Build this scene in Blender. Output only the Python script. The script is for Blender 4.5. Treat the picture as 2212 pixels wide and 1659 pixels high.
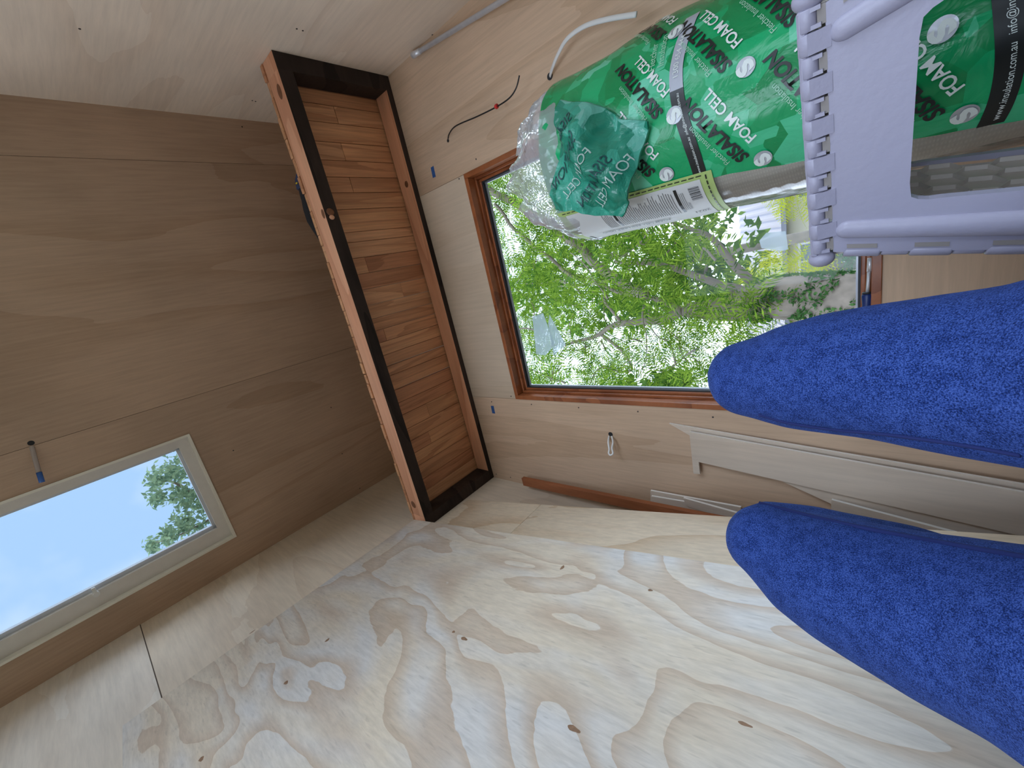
import bpy, bmesh, math, random
import numpy as np
from mathutils import Vector, Matrix, noise
from mathutils.bvhtree import BVHTree

random.seed(7); np.random.seed(7)
for o in list(bpy.data.objects): bpy.data.objects.remove(o)
S = bpy.context.scene
COL = S.collection

# ------------------------------------------------------------------ camera
FPX = 862.956
CAMZ = 0.36
CX = Vector((0.93854864, -0.21947314, -0.2663794))     # world x from camera (right, down, forward)
CY = Vector((0.34481784, 0.62993588, 0.69590333))
CZ = Vector((0.01506985, -0.7449915, 0.66690372))
C0 = Vector((0, 0, CAMZ))
def cam2world(v): return Vector((CX.dot(v), CY.dot(v), CZ.dot(v)))
cd = bpy.data.cameras.new('camera'); cam = bpy.data.objects.new('camera', cd); COL.objects.link(cam)
right_ = cam2world(Vector((0, 1, 0))); up_ = cam2world(Vector((1, 0, 0))); back_ = -cam2world(Vector((0, 0, 1)))
mw = Matrix.Identity(4)
for i in range(3):
    mw[i][0] = right_[i]; mw[i][1] = up_[i]; mw[i][2] = back_[i]; mw[i][3] = C0[i]
cam.matrix_world = mw
cd.sensor_fit = 'HORIZONTAL'; cd.sensor_width = 36.0; cd.lens = FPX / 2212 * 36.0; cd.clip_start = 0.02
S.camera = cam

# ------------------------------------------------------------------ world, sun, exposure
w = bpy.data.worlds.new('sky'); S.world = w; w.use_nodes = True
nt = w.node_tree; nt.nodes.clear()
def wn(t, **k):
    n = nt.nodes.new(t)
    for a, b in k.items(): setattr(n, a, b)
    return n
out = wn('ShaderNodeOutputWorld'); bg = wn('ShaderNodeBackground'); tc = wn('ShaderNodeTexCoord'); sp = wn('ShaderNodeSeparateXYZ')
mr = wn('ShaderNodeMapRange'); mr.inputs['From Min'].default_value = 0.0; mr.inputs['From Max'].default_value = 0.9
pw = wn('ShaderNodeMath', operation='POWER'); pw.inputs[1].default_value = 0.75
mx = wn('ShaderNodeMix', data_type='RGBA'); mx.inputs[6].default_value = (3.05, 3.6, 4.4, 1); mx.inputs[7].default_value = (0.152, 0.24, 0.365, 1)
cn = wn('ShaderNodeTexNoise'); cn.inputs['Scale'].default_value = 2.6; cn.inputs['Detail'].default_value = 5
cr = wn('ShaderNodeValToRGB'); cr.color_ramp.elements[0].position = 0.46; cr.color_ramp.elements[1].position = 0.72
mc = wn('ShaderNodeMix', data_type='RGBA'); mc.inputs[7].default_value = (0.35, 0.39, 0.45, 1)
nt.links.new(tc.outputs['Generated'], sp.inputs[0]); nt.links.new(sp.outputs['Z'], mr.inputs['Value'])
nt.links.new(mr.outputs[0], pw.inputs[0]); nt.links.new(pw.outputs[0], mx.inputs[0])
nt.links.new(tc.outputs['Generated'], cn.inputs['Vector']); nt.links.new(cn.outputs[0], cr.inputs[0])
nt.links.new(cr.outputs[0], mc.inputs[0]); nt.links.new(mx.outputs[2], mc.inputs[6])
nt.links.new(mc.outputs[2], bg.inputs[0]); nt.links.new(bg.outputs[0], out.inputs[0])
bg.inputs[1].default_value = 1.0
sl = bpy.data.lights.new('sun', 'SUN'); sun = bpy.data.objects.new('sun', sl); COL.objects.link(sun)
sl.energy = 1.1; sl.angle = 0.02; sl.color = (1, 0.95, 0.86)
sun.rotation_euler = Vector((0.35, -0.75, -1.35)).to_track_quat('-Z', 'Y').to_euler()
def portal(name, loc, direction, sx, sy):
    l = bpy.data.lights.new(name, 'AREA'); l.shape = 'RECTANGLE'; l.size = sx; l.size_y = sy
    l.cycles.is_portal = True
    o = bpy.data.objects.new(name, l); COL.objects.link(o); o.location = loc
    o.rotation_euler = Vector(direction).to_track_quat('-Z', 'Y').to_euler()
vs = S.view_settings; vs.view_transform = 'Standard'; vs.look = 'None'; vs.gamma = 1.0; vs.use_curve_mapping = False
vs.exposure = 1.48

# ------------------------------------------------------------------ helpers
def ray(px, py):
    return cam2world(Vector((1659 - py - 829.5, px - 1106, FPX)))
def at(px, py, axis, val):
    r = ray(px, py); return C0 + r * ((val - C0[axis]) / r[axis])
def atp(px, py, P, n):
    r = ray(px, py); n = Vector(n); return C0 + r * ((Vector(P) - C0).dot(n) / r.dot(n))
def tag(o, label=None, cat=None, group=None, kind=None):
    if label: o['label'] = label
    if cat: o['category'] = cat
    if group: o['group'] = group
    if kind: o['kind'] = kind
    return o
def empty(name, loc=(0, 0, 0), **k):
    o = bpy.data.objects.new(name, None); COL.objects.link(o); o.location = loc; o.empty_display_size = 0.05
    return tag(o, **k)
def link(name, me, m=None, parent=None, **k):
    o = bpy.data.objects.new(name, me); COL.objects.link(o)
    if m is not None:
        for q in (m if isinstance(m, (list, tuple)) else [m]): me.materials.append(q)
    if parent is not None:
        o.parent = parent
        o.matrix_parent_inverse = Matrix.Translation(parent.location).inverted() if parent.type == 'EMPTY' else Matrix.Identity(4)
    return tag(o, **k)
def mesh(name, v, f, m=None, parent=None, smooth=False, mi=None, **k):
    me = bpy.data.meshes.new(name); me.from_pydata([tuple(p) for p in v], [], f); me.update()
    o = link(name, me, m, parent, **k)
    if smooth: me.polygons.foreach_set('use_smooth', [True] * len(me.polygons))
    if mi is not None: me.polygons.foreach_set('material_index', mi)
    return o
def bm_done(name, bm, m, parent=None, smooth=False, **k):
    bmesh.ops.recalc_face_normals(bm, faces=bm.faces)
    me = bpy.data.meshes.new(name); bm.to_mesh(me); bm.free()
    if smooth: me.polygons.foreach_set('use_smooth', [True] * len(me.polygons))
    return link(name, me, m, parent, **k)
BF = [(0, 3, 2, 1), (4, 5, 6, 7), (0, 1, 5, 4), (1, 2, 6, 5), (2, 3, 7, 6), (3, 0, 4, 7)]
def boxv(a, b):
    return [(x, y, z) for z in (a[2], b[2]) for x, y in ((a[0], a[1]), (b[0], a[1]), (b[0], b[1]), (a[0], b[1]))]
def box(name, a, b, m, parent=None, bev=0.0, seg=2, **k):
    bm = bmesh.new(); vv = [bm.verts.new(p) for p in boxv(a, b)]
    for f in BF: bm.faces.new([vv[i] for i in f])
    if bev: bmesh.ops.bevel(bm, geom=bm.edges[:], offset=bev, segments=seg, affect='EDGES', profile=0.6)
    return bm_done(name, bm, m, parent, **k)
def boxes(name, lst, m, parent=None, **k):
    v, f = [], []
    for a, b in lst:
        n = len(v); v += boxv(a, b); f += [tuple(i + n for i in q) for q in BF]
    return mesh(name, v, f, m, parent, **k)
def prism(name, pts, ext, m, parent=None, bev=0.0, **k):
    """polygon of points pushed along vector ext"""
    bm = bmesh.new(); ext = Vector(ext)
    a = [bm.verts.new(Vector(p)) for p in pts]; b = [bm.verts.new(Vector(p) + ext) for p in pts]
    n = len(pts); bm.faces.new(a); bm.faces.new(b[::-1])
    for i in range(n): bm.faces.new((a[i], a[(i + 1) % n], b[(i + 1) % n], b[i]))
    if bev: bmesh.ops.bevel(bm, geom=bm.edges[:], offset=bev, segments=1, affect='EDGES')
    return bm_done(name, bm, m, parent, **k)
def tube_data(pts, rad, seg=10, flat=1.0, caps=True, up=Vector((0, 0, 1))):
    pts = [Vector(p) for p in pts]; n = len(pts)
    if not isinstance(rad, (list, tuple)): rad = [rad] * n
    v, f = [], []
    prev = None
    for i in range(n):
        t = (pts[min(i + 1, n - 1)] - pts[max(i - 1, 0)]).normalized()
        if prev is None:
            a = t.orthogonal().normalized() if abs(t.dot(up)) > 0.95 else t.cross(up).normalized()
        else:
            a = (prev - t * prev.dot(t)).normalized()
        prev = a; b = t.cross(a)
        for k in range(seg):
            an = 2 * math.pi * k / seg
            v.append(pts[i] + (a * math.cos(an) + b * math.sin(an) * flat) * rad[i])
    for i in range(n - 1):
        for k in range(seg):
            k2 = (k + 1) % seg
            f.append((i * seg + k, i * seg + k2, (i + 1) * seg + k2, (i + 1) * seg + k))
    if caps:
        f.append(tuple(range(seg))[::-1]); f.append(tuple((n - 1) * seg + k for k in range(seg)))
    return v, f
def tube(name, pts, rad, m, parent=None, seg=10, flat=1.0, **k):
    v, f = tube_data(pts, rad, seg, flat); return mesh(name, v, f, m, parent, smooth=True, **k)
def spline(pts, n=8):
    P = [Vector(p) for p in pts]; o = []
    for i in range(len(P) - 1):
        p0, p1, p2, p3 = P[max(i - 1, 0)], P[i], P[i + 1], P[min(i + 2, len(P) - 1)]
        for j in range(n):
            t = j / n
            o.append(0.5 * ((2 * p1) + (p2 - p0) * t + (2 * p0 - 5 * p1 + 4 * p2 - p3) * t * t + (3 * p1 - p0 - 3 * p2 + p3) * t ** 3))
    o.append(P[-1]); return o

# ------------------------------------------------------------------ materials
def newmat(name):
    m = bpy.data.materials.new(name); m.use_nodes = True; t = m.node_tree
    return m, t, t.nodes['Principled BSDF']
def nd(t, typ, ins=None, **k):
    n = t.nodes.new(typ)
    for a, b in k.items(): setattr(n, a, b)
    if ins:
        for a, b in ins.items(): n.inputs[a].default_value = b
    return n
def rgb(c): return (c[0], c[1], c[2], 1.0)
def srgb(r, g, b):
    f = lambda c: (c / 255 / 12.92) if c / 255 <= 0.04045 else ((c / 255 + 0.055) / 1.055) ** 2.4
    return (f(r), f(g), f(b))
def plain(name, c, rough=0.5, metal=0.0, spec=0.5, var=0.0, vs_=20, bump=0.0, bs=60):
    m, t, b = newmat(name)
    b.inputs['Base Color'].default_value = rgb(c); b.inputs['Roughness'].default_value = rough
    b.inputs['Metallic'].default_value = metal; b.inputs['Specular IOR Level'].default_value = spec
    if var or bump: tco = nd(t, 'ShaderNodeTexCoord')
    if var:
        no = nd(t, 'ShaderNodeTexNoise', {'Scale': vs_, 'Detail': 4}); t.links.new(tco.outputs['Object'], no.inputs['Vector'])
        mxx = nd(t, 'ShaderNodeMix', data_type='RGBA'); mxx.inputs[6].default_value = rgb([q * (1 - var) for q in c]); mxx.inputs[7].default_value = rgb([min(1, q * (1 + var)) for q in c])
        t.links.new(no.outputs[0], mxx.inputs[0]); t.links.new(mxx.outputs[2], b.inputs['Base Color'])
    if bump:
        nb = nd(t, 'ShaderNodeTexNoise', {'Scale': bs, 'Detail': 3}); t.links.new(tco.outputs['Object'], nb.inputs['Vector'])
        bp = nd(t, 'ShaderNodeBump', {'Strength': bump, 'Distance': 0.004}); t.links.new(nb.outputs[0], bp.inputs['Height']); t.links.new(bp.outputs[0], b.inputs['Normal'])
    return m
def wood(name, light, dark, sc=(1.2, 1.2, 1.2), nscale=1.0, rings=8.0, ringw=0.5, fine=(60, 60, 60), fstr=0.25, rough=0.55, spec=0.3, dist=0.6, edge=None, blot=0.12, detail=1.5, light2=None, flecks=0.0):
    """plain-sawn figure: contour lines of a stretched noise field plus short fibres"""
    m, t, b = newmat(name); L = t.links.new
    co = nd(t, 'ShaderNodeTexCoord'); oi = nd(t, 'ShaderNodeObjectInfo')
    mu = nd(t, 'ShaderNodeMath', operation='MULTIPLY'); mu.inputs[1].default_value = 43.0; L(oi.outputs['Random'], mu.inputs[0])
    ad = nd(t, 'ShaderNodeVectorMath', operation='ADD'); L(co.outputs['Object'], ad.inputs[0]); L(mu.outputs[0], ad.inputs[1])
    mp = nd(t, 'ShaderNodeMapping'); mp.inputs['Scale'].default_value = sc; L(ad.outputs[0], mp.inputs[0])
    n1 = nd(t, 'ShaderNodeTexNoise', {'Scale': nscale, 'Detail': detail, 'Roughness': 0.45, 'Distortion': dist}); L(mp.outputs[0], n1.inputs['Vector'])
    wob = nd(t, 'ShaderNodeTexNoise', {'Scale': nscale * 14, 'Detail': 2}); L(mp.outputs[0], wob.inputs['Vector'])
    w1 = nd(t, 'ShaderNodeMath', operation='MULTIPLY_ADD'); w1.inputs[1].default_value = 0.022; L(wob.outputs[0], w1.inputs[0]); L(n1.outputs[0], w1.inputs[2])
    r1 = nd(t, 'ShaderNodeMath', operation='MULTIPLY'); r1.inputs[1].default_value = rings; L(w1.outputs[0], r1.inputs[0])
    fr = nd(t, 'ShaderNodeMath', operation='FRACT'); L(r1.outputs[0], fr.inputs[0])
    ramp = nd(t, 'ShaderNodeValToRGB'); e = ramp.color_ramp.elements
    e[0].position = 0.0; e[0].color = (0, 0, 0, 1); e[1].position = 1.0; e[1].color = (0.55, 0.55, 0.55, 1)
    k = e.new(1 - ringw); k.color = (0.05, 0.05, 0.05, 1)
    k = e.new(0.985); k.color = (1, 1, 1, 1) if edge is None else (edge, edge, edge, 1)
    L(fr.outputs[0], ramp.inputs[0])
    m1 = nd(t, 'ShaderNodeMix', data_type='RGBA'); m1.inputs[6].default_value = rgb(light); m1.inputs[7].default_value = rgb(dark); L(ramp.outputs[0], m1.inputs[0])
    if light2 is not None:
        nv = nd(t, 'ShaderNodeTexNoise', {'Scale': 1.9, 'Detail': 3, 'Distortion': 0.8}); L(mp.outputs[0], nv.inputs['Vector'])
        rv = nd(t, 'ShaderNodeMapRange', {'From Min': 0.38, 'From Max': 0.62}); L(nv.outputs[0], rv.inputs['Value'])
        mv = nd(t, 'ShaderNodeMix', data_type='RGBA'); mv.inputs[6].default_value = rgb(light); mv.inputs[7].default_value = rgb(light2); L(rv.outputs[0], mv.inputs[0]); L(mv.outputs[2], m1.inputs[6])
    mf = nd(t, 'ShaderNodeMapping'); mf.inputs['Scale'].default_value = fine; L(ad.outputs[0], mf.inputs[0])
    n2 = nd(t, 'ShaderNodeTexNoise', {'Scale': 1.0, 'Detail': 3, 'Roughness': 0.65}); L(mf.outputs[0], n2.inputs['Vector'])
    rr = nd(t, 'ShaderNodeMapRange', {'From Min': 0.35, 'From Max': 0.75, 'To Min': 1.0, 'To Max': 1.0 - fstr}); L(n2.outputs[0], rr.inputs['Value'])
    n3 = nd(t, 'ShaderNodeTexNoise', {'Scale': 1.7, 'Detail': 2}); L(ad.outputs[0], n3.inputs['Vector'])
    r3 = nd(t, 'ShaderNodeMapRange', {'From Min': 0.3, 'From Max': 0.7, 'To Min': 1.0 - blot, 'To Max': 1.0 + blot}); L(n3.outputs[0], r3.inputs['Value'])
    if flecks:
        mk = nd(t, 'ShaderNodeMapping'); mk.inputs['Scale'].default_value = [q * 0.9 for q in fine]; L(ad.outputs[0], mk.inputs[0])
        nk = nd(t, 'ShaderNodeTexNoise', {'Scale': 1.3, 'Detail': 1}); L(mk.outputs[0], nk.inputs['Vector'])
        rk = nd(t, 'ShaderNodeMapRange', {'From Min': 0.66, 'From Max': 0.72, 'To Min': 1.0, 'To Max': 1.0 - flecks}); L(nk.outputs[0], rk.inputs['Value'])
        m0 = nd(t, 'ShaderNodeMath', operation='MULTIPLY'); L(rr.outputs[0], m0.inputs[0]); L(rk.outputs[0], m0.inputs[1]); rr = m0
    mm = nd(t, 'ShaderNodeMath', operation='MULTIPLY'); L(rr.outputs[0], mm.inputs[0]); L(r3.outputs[0], mm.inputs[1])
    vm = nd(t, 'ShaderNodeVectorMath', operation='SCALE'); L(m1.outputs[2], vm.inputs[0]); L(mm.outputs[0], vm.inputs['Scale'])
    L(vm.outputs[0], b.inputs['Base Color'])
    b.inputs['Roughness'].default_value = rough; b.inputs['Specular IOR Level'].default_value = spec
    bp = nd(t, 'ShaderNodeBump', {'Strength': 0.12, 'Distance': 0.002}); L(n2.outputs[0], bp.inputs['Height']); L(bp.outputs[0], b.inputs['Normal'])
    return m
def film(name, tint, alpha, rough=0.12, crease=0.0, ior=1.45):
    """thin plastic film or glass: mostly see-through, with a gloss"""
    m, t, b = newmat(name); L = t.links.new
    t.nodes.remove(b); o = t.nodes['Material Output']
    tr = nd(t, 'ShaderNodeBsdfTransparent'); df = nd(t, 'ShaderNodeBsdfDiffuse', {'Color': rgb(tint)}); tl = nd(t, 'ShaderNodeBsdfTranslucent', {'Color': rgb(tint)})
    a1 = nd(t, 'ShaderNodeMixShader', {0: 0.4}); L(df.outputs[0], a1.inputs[1]); L(tl.outputs[0], a1.inputs[2])
    a2 = nd(t, 'ShaderNodeMixShader', {0: alpha}); L(tr.outputs[0], a2.inputs[1]); L(a1.outputs[0], a2.inputs[2])
    gl = nd(t, 'ShaderNodeBsdfGlossy', {'Roughness': rough}); fn = nd(t, 'ShaderNodeFresnel', {'IOR': ior})
    a3 = nd(t, 'ShaderNodeMixShader'); L(fn.outputs[0], a3.inputs[0]); L(a2.outputs[0], a3.inputs[1]); L(gl.outputs[0], a3.inputs[2]); L(a3.outputs[0], o.inputs[0])
    if crease:
        co = nd(t, 'ShaderNodeTexCoord'); no = nd(t, 'ShaderNodeTexVoronoi', {'Scale': 38.0}); L(co.outputs['Object'], no.inputs['Vector'])
        bp = nd(t, 'ShaderNodeBump', {'Strength': crease, 'Distance': 0.01}); L(no.outputs['Distance'], bp.inputs['Height']); L(bp.outputs[0], gl.inputs['Normal'])
    return m
def leafmat(name, c1, c2, trans=0.45):
    m, t, b = newmat(name); L = t.links.new
    t.nodes.remove(b); o = t.nodes['Material Output']
    g = nd(t, 'ShaderNodeNewGeometry'); mxx = nd(t, 'ShaderNodeMix', data_type='RGBA'); mxx.inputs[6].default_value = rgb(c1); mxx.inputs[7].default_value = rgb(c2)
    L(g.outputs['Random Per Island'], mxx.inputs[0])
    df = nd(t, 'ShaderNodeBsdfDiffuse'); tl = nd(t, 'ShaderNodeBsdfTranslucent'); L(mxx.outputs[2], df.inputs[0]); L(mxx.outputs[2], tl.inputs[0])
    a = nd(t, 'ShaderNodeMixShader', {0: trans}); L(df.outputs[0], a.inputs[1]); L(tl.outputs[0], a.inputs[2]); L(a.outputs[0], o.inputs[0])
    return m

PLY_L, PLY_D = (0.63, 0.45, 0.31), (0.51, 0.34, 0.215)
M = {}
M['ply_y'] = wood('ply_grain_depth', PLY_L, PLY_D, sc=(2.2, 0.42, 2.2), rings=5, ringw=0.45, fine=(90, 5, 90), fstr=0.16, edge=0.55)
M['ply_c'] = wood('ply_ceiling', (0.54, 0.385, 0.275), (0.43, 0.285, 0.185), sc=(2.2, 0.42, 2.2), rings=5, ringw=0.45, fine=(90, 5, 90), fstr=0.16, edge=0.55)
M['ply_r'] = wood('ply_right_wall', (0.84, 0.70, 0.56), (0.73, 0.57, 0.43), sc=(2.0, 2.0, 0.5), rings=5, ringw=0.4, fine=(70, 70, 5), fstr=0.12, edge=0.5)
M['ply_z'] = wood('ply_grain_upright', PLY_L, PLY_D, sc=(2.2, 2.2, 0.42), rings=5, ringw=0.45, fine=(90, 90, 5), fstr=0.16, edge=0.55)
M['ply_zp'] = wood('ply_pale_upright', (0.62, 0.49, 0.36), (0.55, 0.42, 0.295), sc=(2.6, 2.6, 0.4), rings=3, ringw=0.5, fine=(60, 60, 3), fstr=0.12, edge=0.4)
M['ply_x'] = wood('ply_grain_across', PLY_L, PLY_D, sc=(0.42, 2.2, 2.2), rings=6, ringw=0.4, fine=(5, 90, 90), fstr=0.14, edge=0.6)
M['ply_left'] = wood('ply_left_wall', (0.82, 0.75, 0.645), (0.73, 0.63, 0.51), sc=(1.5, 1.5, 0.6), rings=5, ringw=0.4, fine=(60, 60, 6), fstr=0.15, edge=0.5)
M['pine'] = wood('pine_sheet', light2=(0.69, 0.60, 0.47), flecks=0.12, light=(0.655, 0.635, 0.60), dark=(0.53, 0.41, 0.30), sc=(1.0, 2.0, 0.78), nscale=1.2, rings=9, ringw=0.55, fine=(70, 110, 9), fstr=0.20, dist=1.1, edge=0.85, detail=2.0, blot=0.06, rough=0.5)
M['pine2'] = wood('pine_sheet_behind', (0.72, 0.60, 0.44), (0.58, 0.42, 0.265), sc=(1.0, 2.2, 0.7), nscale=1.1, rings=7, ringw=0.5, fine=(70, 95, 9), fstr=0.20, dist=0.8, edge=0.9, blot=0.06)
M['ply_edge'] = plain('ply_cut_edge', (0.92, 0.89, 0.82), 0.7)
M['offcut'] = wood('ply_offcut', (0.61, 0.51, 0.41), (0.54, 0.43, 0.33), sc=(2.6, 2.6, 0.4), rings=3, ringw=0.5, fine=(70, 70, 4), fstr=0.12, edge=0.4)
M['gap'] = plain('joint_shadow', (0.10, 0.07, 0.05), 0.9)
M['cladding'] = plain('outer_cladding', (0.35, 0.33, 0.30), 0.8)
M['screw'] = plain('screw_head', (0.05, 0.04, 0.035), 0.6)
M['cedar'] = wood('oiled_cedar', (0.36, 0.115, 0.04), (0.23, 0.065, 0.022), sc=(3, 3, 3), rings=5, ringw=0.5, fine=(40, 40, 40), fstr=0.2, rough=0.28, spec=0.5)
M['gasket'] = plain('black_gasket', (0.012, 0.012, 0.015), 0.5)
M['spacer'] = plain('grey_spacer', (0.35, 0.36, 0.40), 0.35, 0.6)
M['glass'] = film('window_glass', (0.9, 0.95, 0.95), 0.0, 0.0, ior=1.16)
M['planed'] = wood('planed_hardwood', (0.84, 0.44, 0.265), (0.70, 0.33, 0.19), sc=(0.5, 4, 4), rings=4, ringw=0.5, fine=(4, 60, 60), fstr=0.14)
M['dark'] = wood('weathered_hardwood', (0.045, 0.03, 0.024), (0.02, 0.013, 0.011), sc=(1, 4, 4), rings=4, fine=(8, 50, 50), fstr=0.35, rough=0.75, blot=0.5)
M['knot'] = plain('knot', (0.20, 0.08, 0.035), 0.6, var=0.3, vs_=60)
PL = []
for i, (a, b_) in enumerate((((0.70, 0.35, 0.18), (0.50, 0.235, 0.115)), ((0.78, 0.42, 0.225), (0.58, 0.285, 0.14)), ((0.60, 0.28, 0.145), (0.43, 0.185, 0.09)), ((0.74, 0.39, 0.20), (0.54, 0.25, 0.12)))):
    PL.append(wood('shelf_plank_%d' % i, a, b_, sc=(9, 0.8, 9), rings=5, ringw=0.5, fine=(120, 4, 120), fstr=0.30, rough=0.45, edge=0.9))
M['white_plastic'] = plain('white_cable_sheath', (0.78, 0.78, 0.76), 0.4)
M['black_plastic'] = plain('black_cable_sheath', (0.012, 0.012, 0.013), 0.4)
M['red'] = plain('red_tag', (0.62, 0.02, 0.02), 0.4)
M['bluetape'] = plain('blue_tape', (0.02, 0.08, 0.25), 0.7, var=0.4, vs_=90)
M['metal'] = plain('galvanised_tube', (0.72, 0.73, 0.76), 0.35, 0.45, var=0.15, vs_=40)
M['cream'] = plain('cream_paint', (0.85, 0.82, 0.72), 0.4)
M['beige'] = plain('beige_sash', (0.74, 0.70, 0.65), 0.45, var=0.06, vs_=30)
M['greywhite'] = plain('pale_grey_seal', (0.62, 0.66, 0.72), 0.35)
M['bark'] = plain('pale_bark', (0.20, 0.165, 0.135), 0.9, var=0.45, vs_=9, bump=0.8, bs=22)
M['bark2'] = plain('grey_bark', (0.22, 0.19, 0.155), 0.9, var=0.4, vs_=8, bump=0.7, bs=20)
M['batten'] = wood('red_brown_batten', (0.36, 0.125, 0.05), (0.25, 0.08, 0.03), sc=(3, 3, 0.6), rings=5, fine=(50, 50, 6), fstr=0.25)

# ------------------------------------------------------------------ room shell
XL, XR, YF, YB = -1.2135, 1.0275, 1.5, -1.7
def ceil_z(x): return 2.8635 - 0.0904 * x
T = 0.012
WX0, WX1, WZ0, WZ1 = -0.66, 0.4725, 0.339, 1.791        # far window, outside of its frame
SX0, SX1, SY0, SY1 = -1.045, -0.412, -0.62, 0.288       # roof light opening
DY0, DY1, DZ0, DZ1 = -1.05, 0.04, 0.05, 2.55           # tall opening invented in the right wall, out of view, to bring in daylight
BX0, BX1, BZ0, BZ1 = -0.75, 0.45, 0.05, 1.95            # unseen opening made up behind the camera as one more source of daylight

M['floorboard'] = wood('dark_floor', (0.16, 0.105, 0.07), (0.11, 0.07, 0.045), sc=(3, 0.6, 3), rings=6, fine=(60, 5, 60))
floor = box('floor', (XL - .1, YB - .1, -.1), (XR + .1, YF + .1, 0), M['floorboard'], kind='structure')
wf = boxes('wall_far', [((XL - .1, YF + T + .002, -.1), (WX0, YF + .11, 3.1)), ((WX1, YF + T + .002, -.1), (XR + .1, YF + .11, 3.1)),
                        ((WX0, YF + T + .002, -.1), (WX1, YF + .11, WZ0)), ((WX0, YF + T + .002, WZ1), (WX1, YF + .11, 3.1))], M['gap'], kind='structure')
G = 0.0008
def wall_panel(parent, a, b, m): return box('plywood_panel', a, b, m, parent)
wall_panel(wf, (XL, YF, 0), (WX0 - G, YF + T, ceil_z(XL)), M['ply_z'])
wall_panel(wf, (WX0 + G, YF, WZ1), (WX1 - G, YF + T, ceil_z(WX0)), M['ply_zp'])
wall_panel(wf, (WX1 + G, YF, 0), (XR, YF + T, ceil_z(WX1)), M['ply_z'])
wall_panel(wf, (WX0 + G, YF, 0), (WX1 - G, YF + T, WZ0), M['ply_x'])

LY0, LY1, LZ0, LZ1 = -1.6, -0.66, 1.7, 2.85            # left wall opening behind the camera, added unseen to light the right wall
wl = boxes('wall_left', [((XL - .1, LY1, -.1), (XL - T - .001, YF + .1, 3.1)), ((XL - .1, YB - .1, -.1), (XL - T - .001, LY0, 3.1)), ((XL - .1, LY0, -.1), (XL - T - .001, LY1, LZ0)), ((XL - .1, LY0, LZ1), (XL - T - .001, LY1, 3.1))], M['gap'], kind='structure')
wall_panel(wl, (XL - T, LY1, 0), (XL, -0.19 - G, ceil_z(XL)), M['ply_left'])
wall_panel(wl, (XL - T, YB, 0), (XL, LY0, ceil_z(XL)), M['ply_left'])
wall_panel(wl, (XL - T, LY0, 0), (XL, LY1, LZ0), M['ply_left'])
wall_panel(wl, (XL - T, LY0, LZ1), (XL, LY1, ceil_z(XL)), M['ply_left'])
M['ply_left_shaded'] = wood('ply_left_wall_shaded', (0.74, 0.63, 0.49), (0.63, 0.50, 0.365), sc=(1.5, 1.5, 0.6), rings=5, ringw=0.4, fine=(60, 60, 6), fstr=0.15, edge=0.5)  # browner far panel: mostly dimmer light put into its colour, partly its own tone
wall_panel(wl, (XL - T, -0.19 + G, 0), (XL, YF, ceil_z(XL)), M['ply_left_shaded'])

wr = boxes('wall_right', [((XR + T + .001, DY1, -.1), (XR + .1, YF + .1, 2.95)), ((XR + T + .001, YB - .1, -.1), (XR + .1, DY0, 2.95)), ((XR + T + .001, DY0, DZ1), (XR + .1, DY1, 2.95)), ((XR + T + .001, DY0, -.1), (XR + .1, DY1, DZ0))], M['gap'], kind='structure')
box('joint_strip', (XL - T, -0.1918, 0), (XL + .0008, -0.1882, ceil_z(XL)), M['gap'], wl)
wall_panel(wr, (XR, DY1, 0), (XR + T, YF, ceil_z(XR)), M['ply_r'])
wall_panel(wr, (XR, YB, 0), (XR + T, DY0, ceil_z(XR)), M['ply_r'])
wall_panel(wr, (XR, DY0, DZ1), (XR + T, DY1, ceil_z(XR)), M['ply_r'])
wall_panel(wr, (XR, DY0, 0), (XR + T, DY1, DZ0), M['ply_r'])

wb = boxes('wall_back', [((XL - .1, YB - .1, -.1), (BX0, YB, 3.1)), ((BX1, YB - .1, -.1), (XR + .1, YB, 3.1)), ((BX0, YB - .1, BZ1), (BX1, YB, 3.1)), ((BX0, YB - .1, -.1), (BX1, YB, BZ0))], M['ply_z'], kind='structure')

def slab(x0, x1, y0, y1, z0, z1):
    return [(x, y, ceil_z(x) + z) for z in (z0, z1) for x, y in ((x0, y0), (x1, y0), (x1, y1), (x0, y1))]
def slabs(name, lst, m, parent=None, **k):
    v, f = [], []
    for q in lst:
        n = len(v); v += slab(*q); f += [tuple(i + n for i in t_) for t_ in BF]
    return mesh(name, v, f, m, parent, **k)
rz0, rz1 = T + .001, 0.13
ce = slabs('ceiling', [(XL - .1, SX0, YB - .1, YF + .1, rz0, rz1), (SX1, XR + .1, YB - .1, YF + .1, rz0, rz1), (SX0, SX1, YB - .1, SY0, rz0, rz1), (SX0, SX1, SY1, YF + .1, rz0, rz1)], M['gap'], kind='structure')
J1, J2 = 0.823, -0.24
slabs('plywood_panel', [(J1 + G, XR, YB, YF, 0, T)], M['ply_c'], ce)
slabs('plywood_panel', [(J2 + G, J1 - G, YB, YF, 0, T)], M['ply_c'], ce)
slabs('plywood_panel', [(XL, SX0, YB, YF, 0, T), (SX1, J2 - G, YB, YF, 0, T), (SX0, SX1, YB, SY0, 0, T), (SX0, SX1, SY1, YF, 0, T)], M['ply_c'], ce)

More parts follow.
